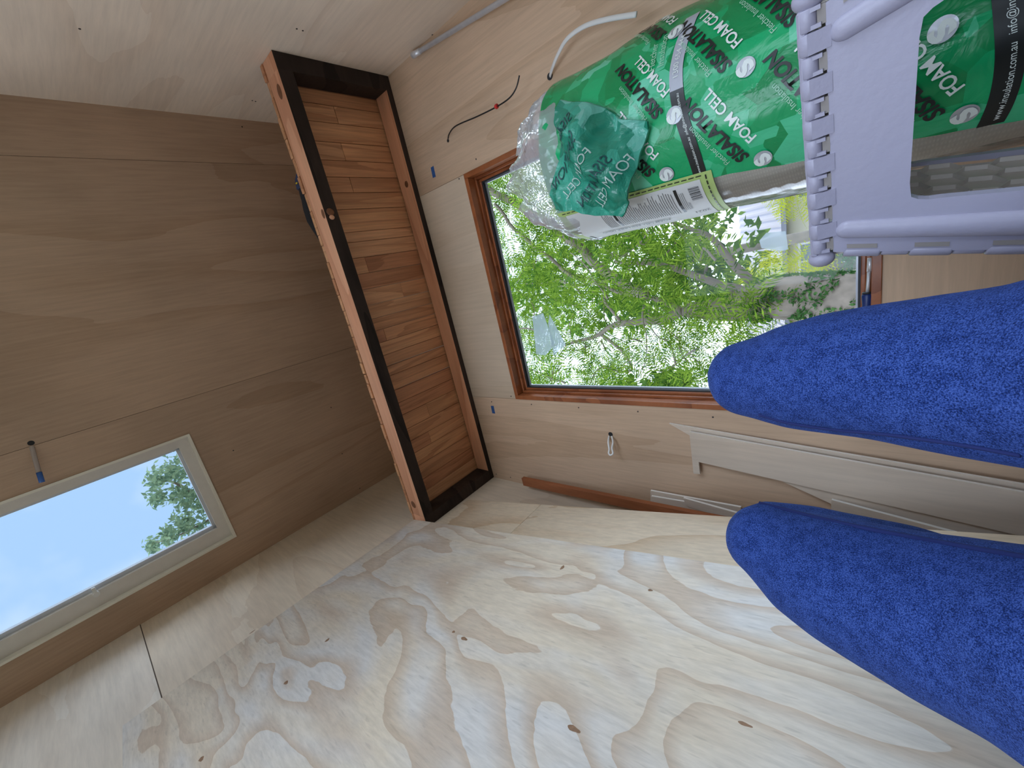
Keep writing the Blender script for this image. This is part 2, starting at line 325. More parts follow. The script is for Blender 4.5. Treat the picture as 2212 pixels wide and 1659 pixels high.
portal('added_side_opening', (XR + .05, (DY0 + DY1) / 2, (DZ0 + DZ1) / 2), (-1, 0, 0), DY1 - DY0, DZ1 - DZ0)  # guides sky light through the invented side opening
portal('added_left_opening', (XL - .05, (LY0 + LY1) / 2, (LZ0 + LZ1) / 2), (1, 0, 0), LY1 - LY0, LZ1 - LZ0)  # no known window here, the opening is added for light
portal('added_rear_opening', ((BX0 + BX1) / 2, YB - .05, (BZ0 + BZ1) / 2), (0, 1, 0), BX1 - BX0, BZ1 - BZ0)  # same for the made-up opening at the rear
portal('roof_light_daylight', ((SX0 + SX1) / 2, (SY0 + SY1) / 2, ceil_z(-.73) + .14), (0, 0, -1), SX1 - SX0, SY1 - SY0)
portal('window_daylight', ((WX0 + WX1) / 2, YF + .13, (WZ0 + WZ1) / 2), (0, -1, 0), WX1 - WX0, WZ1 - WZ0)

def disc(name, c, n, r, m, parent, h=0.0012, seg=8):
    n = Vector(n).normalized(); c = Vector(c); v, f = tube_data([c - n * 0.0005, c + n * h], r, seg); return mesh(name, v, f, m, parent)
for p in ((1028.5, 343.8), (1137.6, 284.6), (991.8, 386.3), (1062, 868), (1104, 856), (1148, 873.5), (1250, 880.5), (1378, 889), (1540, 901), (1072, 1024), (1103, 1031), (1360, 100)):
    disc('screw_head', at(*p, 1, YF), (0, -1, 0), 0.0035, M['screw'], wf)
for p in ((641, 62), (654, 66), (172, 62), (545, 217), (552, 219), (934, 75)):
    disc('screw_head', at(*p, 0, XR), (-1, 0, 0), 0.0035, M['screw'], wr)
def at_ceil(px, py, dz=0.0):
    return atp(px, py, (0, 0, ceil_z(0) + dz), (0.0904, 0, 1))
for p in ((504, 973), (523, 274), (739, 980), (777, 1055), (715, 880)):
    disc('screw_head', at_ceil(*p), (0, 0, -1), 0.0035, M['screw'], ce)

# ------------------------------------------------------------------ far window
win = empty('window_1', ((WX0 + WX1) / 2, YF, WZ0), kind='structure', label='fixed timber window with oiled red-brown frame looking onto trees', cat=None)
def member(name, side):
    """one frame member: flat face, recessed rebate, gasket"""
    a, s1, s2 = 0.022, 0.045, 0.060
    x0, x1, z0, z1 = WX0, WX1, WZ0, WZ1
    def rect(i0, i1, y0, y1):
        if side == 'l': return ((x0 + i0, y0, z0 + i0), (x0 + i1, y1, z1 - i0))
        if side == 'r': return ((x1 - i1, y0, z0 + i0), (x1 - i0, y1, z1 - i0))
        if side == 't': return ((x0 + i1, y0, z1 - i1), (x1 - i1, y1, z1 - i0))
        return ((x0 + i1, y0, z0 + i0), (x1 - i1, y1, z0 + i1))
    o = box(name, *rect(0, a, YF - .006, YF + .10), M['cedar'], win, bev=0.002)
    box('rebate', *rect(a, s1 - .012, YF + .038, YF + .10), M['cedar'], o, bev=0.002)
    box('glazing_bead', *rect(s1 - .012, s1, YF + .055, YF + .09), M['cedar'], o, bev=0.003)
    box('gasket', *rect(s1, s1 + .006, YF + .060, YF + .085), M['gasket'], o)
    box('spacer', *rect(s1 + .006, s1 + .011, YF + .072, YF + .085), M['spacer'], o)
    return o
for nm, sd in (('jamb', 'l'), ('jamb', 'r'), ('head', 't'), ('sill', 'b')): member(nm, sd)
box('pane', (WX0 + .046, YF + .068, WZ0 + .046), (WX1 - .046, YF + .072, WZ1 - .046), M['glass'], win)
M['pale_patch'] = film('pale_patch_tint', (0.70, 0.86, 0.95), 0.45, 0.25)  # tint of the pale translucent patches on the glass
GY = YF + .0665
def pale_patch(pts, label):
    P = [at(x, y, 1, GY) for x, y in pts]; prism('pale_patch', P, (0, 0.0012, 0), M['pale_patch'], label=label, cat='pale_patch')
pale_patch([(1187, 680), (1222, 745), (1196, 768), (1184, 700)], 'pale blue angular patch on the left of the window glass')
pale_patch([(1150, 685), (1173, 676), (1198, 745), (1178, 768), (1158, 765)], 'cloudy clear squarish patch on the left of the window glass')
pale_patch([(1640, 520), (1655, 503), (1697, 499), (1703, 538), (1690, 542), (1645, 536)], 'pale blue patch low on the right of the window glass')

# ------------------------------------------------------------------ roof light
sk = empty('window_2', ((SX0 + SX1) / 2, SY1, ceil_z(-.73)), kind='structure', label='cream framed roof light with a narrow pane open to blue sky')
E_ = 0.011
slabs('lining', [(SX0, SX0 + E_, SY0, SY1, -.006, .13)], M['cream'], sk)
slabs('lining', [(SX1 - E_, SX1, SY0, SY1, -.006, .13)], M['cream'], sk)
slabs('lining', [(SX0 + E_, SX1 - E_, SY1 - E_, SY1, -.006, .13)], M['cream'], sk)
slabs('lining', [(SX0 + E_, SX1 - E_, SY0, SY0 + E_, -.006, .13)], M['cream'], sk)
a, b2 = E_, E_ + 0.045
def sash(q, c):
    o = slabs('sash_rail', [q], M['beige'], sk); slabs('seal', [c], M['greywhite'], o); return o
sash((SX0 + a, SX0 + b2 + .03, SY0 + a, SY1 - a, .03, .075), (SX0 + b2 + .03, SX0 + b2 + .05, SY0 + b2, SY1 - b2, .05, .075))
sash((SX1 - b2, SX1 - a, SY0 + a, SY1 - a, .03, .075), (SX1 - b2 - .012, SX1 - b2, SY0 + b2, SY1 - b2, .05, .075))
sash((SX0 + b2 + .03, SX1 - b2, SY1 - b2, SY1 - a, .03, .075), (SX0 + b2 + .03, SX1 - b2, SY1 - b2 - .014, SY1 - b2, .05, .075))
sash((SX0 + b2 + .03, SX1 - b2, SY0 + a, SY0 + b2, .03, .075), (SX0 + b2 + .03, SX1 - b2, SY0 + b2, SY0 + b2 + .014, .05, .075))
slabs('pane', [(SX0 + b2, SX1 - b2, SY0 + b2, SY1 - b2, .078, .082)], M['glass'], sk)
q = at_ceil(208, 1280, .03)
bm = bmesh.new(); bmesh.ops.create_cone(bm, segments=12, radius1=.012, radius2=.008, depth=.03, cap_ends=True, matrix=Matrix.Translation(q - Vector((0, 0, .01))))
bmesh.ops.create_cube(bm, size=1, matrix=Matrix.Translation(q + Vector((0.012, 0, -.02))) @ Matrix.Diagonal((.045, .012, .008, 1)))
bm_done('latch', bm, M['white_plastic'], sk)

# ------------------------------------------------------------------ overhead shelf
sh = empty('overhead_shelf', (0, 1.2, 2.14), label='deep timber shelf of old floorboards spanning the wall above the window', cat='shelf')
def timber(name, a, b, parent, front=(0, -1, 0)):
    bm = bmesh.new(); vv = [bm.verts.new(p) for p in boxv(a, b)]
    for f in BF: bm.faces.new([vv[i] for i in f])
    bmesh.ops.recalc_face_normals(bm, faces=bm.faces)
    for f in bm.faces: f.material_index = 0 if f.normal.dot(Vector(front)) > .9 else 1
    me = bpy.data.meshes.new(name); bm.to_mesh(me); bm.free()
    return link(name, me, [M['planed'], M['dark']], parent)
SYF, SZ = 0.954, 2.14
fb = timber('front_beam', (-1.15, SYF, SZ), (0.963, 1.015, 2.243), sh)
timber('end_rail', (0.963, SYF, SZ), (XR - .001, 1.468, 2.243), sh)
timber('end_rail', (XL + .001, SYF, SZ), (-1.15, 1.468, 2.243), sh)
br = timber('back_rail', (XL + .001, 1.468, SZ), (XR - .001, YF - .001, 2.238), sh)
def knot(c, rx, rz, parent, m='knot', ry=0.003):
    bm = bmesh.new(); bmesh.ops.create_uvsphere(bm, u_segments=16, v_segments=8, radius=1.0, matrix=Matrix.Translation(c) @ Matrix.Diagonal((rx, ry, rz, 1)))
    bm_done('knot', bm, M[m], parent, smooth=True)
knot(at(604, 198, 1, SYF), .028, .017, fb); knot(at(893, 1090, 1, SYF), .022, .02, fb); knot(at(698, 462, 1, SYF), .02, .012, fb)
kp = at(708, 458, 2, SZ); knot(kp + Vector((0, .012, 0)), .016, .006, fb, ry=.018); kp = at(711, 470, 2, SZ); knot(kp + Vector((0, .012, -.002)), .010, .008, fb, m='planed', ry=.012)
knot(at(878, 398, 1, 1.468), .016, .014, br)
seams = [0.963, 0.905, 0.83, 0.747, 0.669, 0.596, 0.526, 0.451, 0.347, 0.300, 0.225, 0.149, 0.072, -0.005, -0.074, -0.135, -0.2, -0.267, -0.325, -0.379, -0.458, -0.534, -0.604, -0.688, -0.76, -0.835, -0.915, -1.001, -1.075, -1.15]
rs = random.Random(3)
splits = {2: 1.22, 4: 1.2, 6: 1.19, 11: 1.14, 13: 1.3, 16: 1.12, 18: 1.06, 23: 1.24, 25: 1.2}
seams = [XR - .001] + seams + [XL + .001]
for i in range(len(seams) - 1):
    x1, x0 = seams[i], seams[i + 1]
    g = 0.0016 if i not in (19, 21) else 0.006
    cuts = [SYF - .004 + rs.uniform(-.004, .004), YF - .002]
    if i in splits: cuts.insert(1, splits[i])
    for j in range(len(cuts) - 1):
        dz = rs.uniform(0, .0022)
        box('plank', (x0 + .0006, cuts[j] + .0005, 2.2435 + dz), (x1 - g, cuts[j + 1] - .0005, 2.265 + dz), rs.choice(PL), sh, bev=.0012, seg=1)
# things lying on the shelf
def blob(name, pts, rad, m, parent=None, nz=.01, **k):
    v, f = tube_data(spline(pts, 6), [r for r in np.interp(np.linspace(0, 1, (len(pts) - 1) * 6 + 1), np.linspace(0, 1, len(rad)), rad)], 14)
    v = [p + noise.noise_vector(p * 22) * nz for p in v]
    return mesh(name, v, f, m, parent, smooth=True, **k)
M['blackcloth'] = plain('black_cloth', (0.010, 0.010, 0.012), 0.8, var=.4, vs_=60)
M['bluecloth'] = plain('dark_blue_cloth', (0.02, 0.035, 0.10), 0.6)
M['yellow'] = plain('yellow_spot', (0.55, 0.40, 0.03), 0.5)
tb = empty('tool_pouch', (0.47, 1.0, 2.268), label='black cloth tool pouch with a blue end lying on the overhead shelf', cat='tool bag')
blob('pouch', [(.58, .985, 2.305), (.50, .99, 2.312), (.42, .985, 2.309), (.34, .985, 2.294), (.30, .99, 2.284)], [.022, .032, .032, .02, .008], M['blackcloth'], tb, .006)
blob('blue_end', [(.63, .985, 2.296), (.60, .985, 2.31), (.56, .982, 2.312)], [.012, .025, .027], M['bluecloth'], tb, .004)
knot(Vector((.585, .957, 2.305)), .004, .010, tb, 'yellow'); bpy.context.view_layer.update()
tb.children[-1].name = 'toggle'
tube('strap', spline([(.185, .99, 2.272), (.16, .978, 2.295), (.11, .975, 2.30), (.06, .98, 2.285), (.04, .99, 2.272)]), .007, M['blackcloth'], flat=.5, label='black strap looped over the edge of the overhead shelf', cat='strap')

# ------------------------------------------------------------------ sheets leaning on the left wall
LN = Vector((0.98147, 0, 0.19159))                       # face normal of the leaning sheets
def lean_x(P0, z): return P0[0] + 0.1952 * (P0[2] - z)
P1s = (-1.158, 0.926, 2.202); P2s = (-1.189, 0.997, 2.09)
def lean_pts(P0, yz): return [Vector((lean_x(P0, z), y, z)) for y, z in yz]
prism('plywood_sheet', lean_pts(P1s, [(0.926, 2.202), (-0.291, 2.243), (-0.291, 0.004), (0.926, 0.004)]), -LN * .017, M['pine'], bev=.001,
      label='large pale pine plywood sheet with swirling grain, front of the leaning stack', cat='plywood sheet')
M['pknot'] = plain('pine_knot', (.26, .15, .085), .7, var=.5, vs_=120)
big = bpy.data.objects['plywood_sheet']
for x, y, rx, rz in ((1003, 1380, .005, .014), (1215, 1226, .010, .006), (1405, 1275, .004, .007), (1240, 1575, .005, .016), (618, 1475, .006, .010), (1610, 1565, .003, .012), (545, 1365, .012, .004), (707, 1383, .008, .007), (435, 1640, .006, .010), (980, 1365, .004, .006)):
    c = atp(x, y, P1s, LN); u = LN.cross(Vector((0, 1, 0))).normalized(); N = 14
    v = [c + LN * .0009] + [c + LN * .0003 + Vector((0, 1, 0)) * rx * math.cos(q) * (1 + .25 * math.sin(3 * q)) + u * rz * math.sin(q) for q in np.linspace(0, 2 * math.pi, N, endpoint=False)]
    mesh('knot', v, [(0, i + 1, (i + 1) % N + 1) for i in range(N)], M['pknot'], big)
s2 = empty('plywood_sheet', (-.78, .5, 0), label='yellowish pine plywood sheet behind the big swirly sheet, cut across near its top', cat='plywood sheet')
prism('upper_piece', lean_pts(P2s, [(1.216, 2.081), (-.15, 2.09), (-.15, 1.5215), (1.216, 1.5215)]), -LN * .015, M['pine2'], s2, bev=.001)
prism('lower_piece', lean_pts(P2s, [(1.216, 1.5195), (-.15, 1.5195), (-.15, 0.004), (1.216, 0.004)]), -LN * .015, M['pine2'], s2, bev=.001)

# ------------------------------------------------------------------ offcuts and batten standing against the far wall
def offcut(pts, ytop, ybot, label, m='offcut', th=.010, ztop=1.0, cat='plywood offcut'):
    n = Vector((0, -ztop, -(ybot - ytop))).normalized()   # plane through (ytop at ztop) and (ybot at floor)
    P = [atp(x, y, (0, ybot, 0), n) for x, y in pts]
    zmin = min(p.z for p in P)
    if zmin < 0.002:
        for p in P: p.z = max(p.z, .002)
    me_faces = None
    bm = bmesh.new(); ext = -n * th
    a = [bm.verts.new(p) for p in P]; b = [bm.verts.new(p + ext) for p in P]; k = len(P)
    f0 = bm.faces.new(a); f1 = bm.faces.new(b[::-1]); sd = [bm.faces.new((a[i], a[(i + 1) % k], b[(i + 1) % k], b[i])) for i in range(k)]
    for f in sd: f.material_index = 1
    return bm_done('plywood_offcut', bm, [M[m], M['ply_edge']], label=label, cat=cat)
offcut([(1445, 915), (2300, 1062), (2300, 1110), (1492, 942)], 1.489, 1.462, 'narrow plywood offcut with a pointed top, rearmost on the wall below the window')
offcut([(1690, 1040), (1812, 1096), (2300, 1240), (2300, 1150), (1700, 1010)], 1.485, 1.455, 'plywood offcut with a slanted end, mostly hidden behind the notched strip')
offcut([(1489, 933), (2300, 1080), (2300, 1178), (1509, 998), (1512, 1024), (1498, 1023)], 1.474, 1.435, 'long plywood strip with a small notch in its upper left corner')
offcut([(1796, 1080), (2300, 1213), (2300, 1260), (1794, 1120)], 1.462, 1.40, 'short plywood strip standing lowest, close beside the left knee', ztop=.5)
offcut([(1405, 1060), (1600, 1096), (1600, 1180), (1405, 1150)], 1.482, 1.45, 'plywood offcut with a tan edge standing in the far left corner', ztop=1.1)
offcut([(1407, 1072), (1478, 1084), (1600, 1118), (1600, 1190), (1407, 1150)], 1.470, 1.42, 'grey-faced thin plywood piece in front of the tan-edged offcut', ztop=1.1)
offcut([(1476, 1076), (1640, 1122), (1640, 1146), (1481, 1092)], 1.455, 1.40, 'narrow slanting plywood strip, frontmost in the far left corner', ztop=1.0)
A_, B_ = at(1131, 1039, 1, 1.455), at(1425, 1100, 1, 1.415)
dv = (B_ - A_); B2 = A_ + dv * ((A_.z - .004) / (A_.z - B_.z)); dv.normalize()
sx = Vector((1, 0, 0)); sx = (sx - dv * sx.dot(dv)).normalized(); sy = dv.cross(sx)
prism('timber_batten', [A_ + sx * a + sy * b for a, b in ((-.024, -.011), (.024, -.011), (.024, .011), (-.024, .011))], B2 - A_, M['batten'], bev=.001,
      label='red-brown timber batten leaning in the far left corner', cat='timber batten')

# ------------------------------------------------------------------ cables, tube, tape
c1 = empty('cable', at(968, 303, 1, YF), label='thin black cable with a red tag poking from the wall above the window', cat='cable')
pts = [at(968, 303, 1, 1.508), at(970, 290, 1, 1.485), at(985, 272, 1, 1.465), at(1030, 252, 1, 1.45), at(1072, 231, 1, 1.44), at(1100, 212, 1, 1.43), at(1115, 190, 1, 1.425), at(1122, 163, 1, 1.42)]
tube('sheath', spline(pts), .0028, M['black_plastic'], c1, 8)
q = at(1072, 230, 1, 1.438); dq = (at(1085, 222, 1, 1.436) - q).normalized()
v_, f_ = tube_data([q - dq * .009, q - dq * .003, q + dq * .007], [.0035, .009, .0085], 6); mesh('tag', v_, f_, M['red'], c1)
disc('cable_hole', at(968, 304, 1, YF), (0, -1, 0), .007, M['gasket'], wf, seg=14)
pts = [at(1188, 166, 1, 1.508), at(1192, 150, 1, 1.475), at(1205, 118, 1, 1.45), at(1225, 84, 1, 1.43), at(1262, 57, 1, 1.415), at(1310, 42, 1, 1.40), at(1375, 31, 1, 1.385)]
tube('cable', spline(pts), .0078, M['white_plastic'], None, 10, .5, label='flat white cable curling out of the wall beside the green bag', cat='cable')
disc('cable_hole', at(1188, 165, 1, YF), (0, -1, 0), .012, M['gasket'], wf, seg=16)
pts = [at(1316, 940, 1, 1.508), at(1314, 955, 1, 1.47), at(1316, 970, 1, 1.45), at(1315, 979, 1, 1.44), at(1319, 983, 1, 1.438), at(1324, 979, 1, 1.44), at(1322, 968, 1, 1.45), at(1324, 955, 1, 1.47), at(1321, 940, 1, 1.508)]
tube('cable', spline(pts), .0042, M['white_plastic'], None, 8, label='white cable folded into a tight loop poking from the wall left of the window', cat='cable')
disc('cable_hole', at(1319, 938, 1, YF), (0, -1, 0), .011, M['gasket'], wf, seg=16)
c2 = empty('cable', at_ceil(68, 960), label='clear cable end with a blue tip hanging from the ceiling by the roof light', cat='cable')
h0, h1, h2, h3 = at_ceil(67, 958, .01), at_ceil(74, 985, -.02), at_ceil(84, 1020, -.035), at_ceil(91, 1042, -.045)
M['clear'] = plain('clear_sleeve', (0.42, 0.36, 0.33), 0.3)
tube('sleeve', spline([h0, h1, h2]), .0075, M['clear'], c2, 8, .5); tube('tip', [h2, h3], .0085, plain('blue_tip', (0.03, 0.12, 0.42), .4), c2, 8, .6)
disc('cable_hole', at_ceil(67, 957), (0, 0, -1), .010, M['gasket'], ce, seg=14)
t1 = empty('metal_tube', (.78, 1.45, 0), label='slim galvanised tube leaning in the far right corner', cat='tube')
a_ = at(893, 119, 1, 1.478); b_ = at(1088, 0, 1, 1.462); d_ = (b_ - a_); e_ = a_ + d_ * ((a_.z - .003) / (a_.z - b_.z))
tube('pipe', [a_, e_], .0095, M['metal'], t1, 14)
dd = d_.normalized(); tube('end_fitting', [a_ - dd * .004, a_ + dd * .012, a_ + dd * .018, a_ + dd * .05], [.013, .013, .0115, .0115], M['metal'], t1, 14)
for (px, py, lab) in ((936, 372, 'small strip of blue tape on the wall above the window, right end'), (1065, 885, 'small strip of blue tape on the wall above the window, left end')):
    c = at(px, py, 1, YF); prism('masking_tape', [c + Vector((x, -.0008, z)) for x, z in ((-.024, -.010), (.025, -.013), (.024, .010), (-.023, .013))], (0, .0006, 0), M['bluetape'], label=lab, cat='tape')

# ------------------------------------------------------------------ screwdriver on the window sill
sd = empty('screwdriver', at(1873, 640, 1, 1.5), label='screwdriver with a blue handle lying on the window sill behind the knee', cat='screwdriver')
SR = lambda x, y: at(x, y, 1, 1.505)
hA, hB = SR(1874, 634), SR(1868, 730); sA, sB = SR(1873, 640), SR(1877.5, 584); tA, tB = SR(1878, 586), SR(1880, 557)
tube('handle', [hA, hA.lerp(hB, .05), hA.lerp(hB, .25), hA.lerp(hB, .6), hA.lerp(hB, .95), hB], [.011, .0135, .0105, .0145, .0145, .009], plain('blue_handle', (0.012, 0.03, 0.14), .35), sd, 14)
tube('collar', [hA.lerp(sB, .06), hA], [.0115, .0125], M['gasket'], sd, 12)
tube('shaft', [sA, sB], .0042, M['metal'], sd, 10); tube('bit_holder', [tA, tB], .0062, M['metal'], sd, 10)
SILL_TOP = WZ0 + .022

# ------------------------------------------------------------------ insulation roll in its printed bag
RB, RT, RR = Vector((.225, 1.22, .003)), Vector((.26, 1.24, 1.05)), .206
AX = (RT - RB).normalized(); FD = Vector((-.24, -1.22, 0)); FD = (FD - AX * FD.dot(AX)).normalized(); RG = AX.cross(FD)
if RG.x < 0: RG = -RG
def wr_(s, t):
    return .0045 * noise.noise(Vector((s * 9, t * 7, 3.1))) + .002 * noise.noise(Vector((s * 30, t * 12, 9))) + .014 * max(0, s / .3) ** 2 * (.5 + noise.noise(Vector((s * 6, t * 5, 1.7)))) 
def wrap(s, t, off=0.0):
    ph = s / .217; return RB + AX * t + (FD * math.cos(ph) + RG * math.sin(ph)) * (.217 + off + wr_(s, t))
roll = empty('insulation_roll', RB, label='tall roll of foil foam insulation in a green printed plastic bag by the window', cat='insulation roll')
M['foil'] = None
m, t, b = newmat('woven_foil'); L = t.links.new
co = nd(t, 'ShaderNodeTexCoord'); wv1 = nd(t, 'ShaderNodeTexWave', {'Scale': 60.0}, wave_type='BANDS', bands_direction='Z'); wv2 = nd(t, 'ShaderNodeTexWave', {'Scale': 45.0}, wave_type='BANDS', bands_direction='X')
for q in (wv1, wv2): L(co.outputs['Object'], q.inputs['Vector'])
mul = nd(t, 'ShaderNodeMath', operation='MULTIPLY'); L(wv1.outputs[1], mul.inputs[0]); L(wv2.outputs[1], mul.inputs[1])
mxx = nd(t, 'ShaderNodeMix', data_type='RGBA'); mxx.inputs[6].default_value = (.62, .58, .51, 1); mxx.inputs[7].default_value = (.76, .72, .64, 1); L(mul.outputs[0], mxx.inputs[0]); L(mxx.outputs[2], b.inputs[0])
b.inputs['Roughness'].default_value = .45; b.inputs['Metallic'].default_value = .1
bp = nd(t, 'ShaderNodeBump', {'Strength': .3, 'Distance': .002}); L(mul.outputs[0], bp.inputs['Height']); L(bp.outputs[0], b.inputs['Normal']); M['foil'] = m
v, f = [], []; NS = 64
for i in range(24):
    tt = 1.045 * i / 23
    for k in range(NS):
        an = 2 * math.pi * k / NS; rr = RR * (1 - .012 * (i in (0, 23))) + .003 * noise.noise(Vector((math.cos(an) * 2, math.sin(an) * 2, tt * 4)))
        v.append(RB + AX * tt + (FD * math.cos(an) + RG * math.sin(an)) * rr)
for i in range(23):
    for k in range(NS): f.append((i * NS + k, i * NS + (k + 1) % NS, (i + 1) * NS + (k + 1) % NS, (i + 1) * NS + k))
f.append(tuple(range(NS))[::-1]); f.append(tuple(23 * NS + k for k in range(NS)))
mesh('foam_core', v, f, M['foil'], roll, smooth=True)
# printed green film
m, t, b = newmat('green_print'); L = t.links.new
co = nd(t, 'ShaderNodeTexCoord')
vo = nd(t, 'ShaderNodeTexVoronoi', {'Scale': 9.0}, distance='MANHATTAN'); L(co.outputs['Object'], vo.inputs['Vector'])
vo2 = nd(t, 'ShaderNodeTexVoronoi', {'Scale': 15.0}, distance='CHEBYCHEV'); L(co.outputs['Object'], vo2.inputs['Vector'])
s1 = nd(t, 'ShaderNodeSeparateColor'); s2_ = nd(t, 'ShaderNodeSeparateColor'); L(vo.outputs['Color'], s1.inputs[0]); L(vo2.outputs['Color'], s2_.inputs[0])
adn = nd(t, 'ShaderNodeMath', operation='ADD'); L(s1.outputs[0], adn.inputs[0]); L(s2_.outputs[1], adn.inputs[1])
rmp = nd(t, 'ShaderNodeValToRGB'); e = rmp.color_ramp.elements; e[0].color = (.004, .24, .07, 1); e[1].color = (.17, .64, .42, 1); e[0].position = .25; e[1].position = .85
k_ = e.new(.55); k_.color = (.008, .40, .145, 1); hlf = nd(t, 'ShaderNodeMath', operation='MULTIPLY'); hlf.inputs[1].default_value = .5; L(adn.outputs[0], hlf.inputs[0]); L(hlf.outputs[0], rmp.inputs[0]); L(rmp.outputs[0], b.inputs[0])
b.inputs['Roughness'].default_value = .24; b.inputs['Specular IOR Level'].default_value = .38
nb = nd(t, 'ShaderNodeTexNoise', {'Scale': 14, 'Detail': 4, 'Distortion': 1.2}); L(co.outputs['Object'], nb.inputs['Vector'])
bp = nd(t, 'ShaderNodeBump', {'Strength': .35, 'Distance': .012}); L(nb.outputs[0], bp.inputs['Height']); L(bp.outputs[0], b.inputs['Normal']); M['print'] = m
def sgrid(name, s0f, s1f, t0, t1, ns, ntt, off, m, parent, smooth=True, **k):
    v, f = [], []
    for j in range(ntt + 1):
        t = t0 + (t1 - t0) * j / ntt
        a, b = s0f(t) if callable(s0f) else s0f, s1f(t) if callable(s1f) else s1f
        for i in range(ns + 1): v.append(wrap(a + (b - a) * i / ns, t, off))
    for j in range(ntt):
        for i in range(ns):
            q = j * (ns + 1) + i; f.append((q, q + 1, q + ns + 2, q + ns + 1))
    return mesh(name, v, f, m, parent, smooth=smooth, **k)
gl_ = lambda t: float(np.interp(t, [0, .175, .302, .451, .59, .7, .86, 1.04], [-.19, -.173, -.156, -.14, -.122, -.11, -.105, -.105])) + .004 * noise.noise(Vector((t * 25, 0, 0)))
bag = sgrid('printed_film', gl_, .62, .005, 1.035, 90, 110, .001, M['print'], roll)
clr = film('clear_film', (.85, .88, .86), .16, .12, .12)
sgrid('clear_film', -.62, gl_, .005, 1.04, 40, 60, .0025, clr, roll)

TXT = {}
def text_mesh(body, size, bold=0.0, shear=0.0):
    key = (body, size, bold, shear)
    if key not in TXT: TXT[key] = _text_mesh(*key)
    return TXT[key].copy()
def _text_mesh(body, size, bold=0.0, shear=0.0):
    cu = bpy.data.curves.new('lettering', 'FONT'); cu.body = body; cu.size = size; cu.offset = bold; cu.shear = shear; cu.resolution_u = 3
    o = bpy.data.objects.new('lettering', cu); COL.objects.link(o); bpy.context.view_layer.update()
    me = bpy.data.meshes.new_from_object(o.evaluated_get(bpy.context.evaluated_depsgraph_get())); bpy.data.objects.remove(o); bpy.data.curves.remove(cu)
    bm = bmesh.new(); bm.from_mesh(me); bmesh.ops.remove_doubles(bm, verts=bm.verts, dist=1e-5)
    bmesh.ops.triangulate(bm, faces=bm.faces)
    for _ in range(2):
        ed = [e for e in bm.edges if e.calc_length() > .012]
        if ed: bmesh.ops.subdivide_edges(bm, edges=ed, cuts=1); bmesh.ops.triangulate(bm, faces=bm.faces)
    bm.to_mesh(me); bm.free(); return me
def roll_text(body, s, t, ang, m, width=None, size=.03, bold=0.0, shear=0.0, off=.004, dx=0.0, dy=0.0, parent=None, name='lettering', mirror=False, wf_=None):
    me = text_mesh(body, size, bold, shear); xs = [p.co.x for p in me.vertices]
    k = (width / (max(xs) - min(xs))) if width else 1.0
    ca, sa = math.cos(ang), math.sin(ang)
    for p in me.vertices:
        x, y = p.co.x * k + dx, p.co.y * min(k, 1.25) + dy
        if mirror: x = (width or 0) - x
        p.co = (wf_ or wrap)(s + x * ca - y * sa, t + x * sa + y * ca, off)
    return link(name, me, m, parent or bag)
M['ink'] = plain('black_ink', (.008, .010, .010), .35); M['inkw'] = plain('white_ink', (.74, .80, .76), .35); M['inkl'] = plain('pale_green_ink', (.33, .62, .45), .4)
M['silver'] = plain('silver_ink', (.45, .47, .50), .3, .3, var=.7, vs_=26)
def logo(s, t, ang=.62, full=True, parent=None, W=.178):
    roll_text('SISALATION', s, t, ang, M['ink'], width=W, size=.034, bold=.0012, shear=.18, parent=parent)
    roll_text('FOAM CELL', s, t, ang, M['inkw'], width=W * .76, size=.027, bold=.0005, dx=.018, dy=-.033, parent=parent)
    roll_text('Fletcher Insulation', s, t, ang, M['inkl'], width=W * .62, size=.016, dx=.02, dy=.030, parent=parent)
    ca, sa = math.cos(ang), math.sin(ang); cx, cy = s - .024 * ca + .010 * sa, t - .024 * sa - .010 * ca
    v = [wrap(cx, cy, .0042)] + [wrap(cx + .0165 * math.cos(q), cy + .0165 * math.sin(q), .0042) for q in np.linspace(0, 2 * math.pi, 28, endpoint=False)]
    o = mesh('emblem', v, [(0, i + 1, (i + 1) % 28 + 1) for i in range(28)], M['silver'], parent or bag)
    roll_text('S', cx - .0105 * ca + .011 * sa, cy - .0105 * sa - .011 * ca, ang, M['inkw'], width=.021, size=.030, bold=.0016, off=.0055, name='emblem_letter')
for s, t in ((.045, .695), (-.092, .542), (.078, .560), (-.072, .392), (.105, .452), (-.115, .262), (.02, .300), (-.065, .733), (-.10, .07), (.06, .13), (.21, .33), (.22, .70)):
    logo(s, t, .60)
def band(t0, w, s0, s1, m, off=.0032):
    tc_ = lambda s: t0 + .012 * math.sin(s * 16)
    v, f = [], []; N = 60
    for i in range(N + 1):
        s = s0 + (s1 - s0) * i / N
        v += [wrap(s, tc_(s) - w / 2, off), wrap(s, tc_(s) + w / 2, off)]
    for i in range(N): f.append((2 * i, 2 * i + 2, 2 * i + 3, 2 * i + 1))
    return mesh('printed_band', v, f, m, bag, smooth=True)
bandw = lambda t0: (lambda s, t, off: wrap(s, t + .012 * math.sin(s * 16), off))
band(.655, .028, -.103, .075, M['ink']); band(.655, .028, .075, .235, plain('grey_band', (.42, .44, .50), .35))
roll_text('www.insulation.com.au  info@insulation.com.au', -.098, .651, 0, M['inkw'], width=.165, size=.012, off=.0048, wf_=bandw(.655))
roll_text('1300 654 444', .095, .650, 0, M['inkw'], width=.085, size=.016, off=.0048, wf_=bandw(.655))
roll_text('Fletcher\nInsulation', .135, .715, 0, M['inkl'], width=.075, size=.022, off=.0045)
band(.214, .030, -.165, .30, M['ink'])
roll_text('www.insulation.com.au   info@insulation.com.au', -.155, .208, 0, M['inkw'], width=.24, size=.014, off=.0048, wf_=bandw(.214))
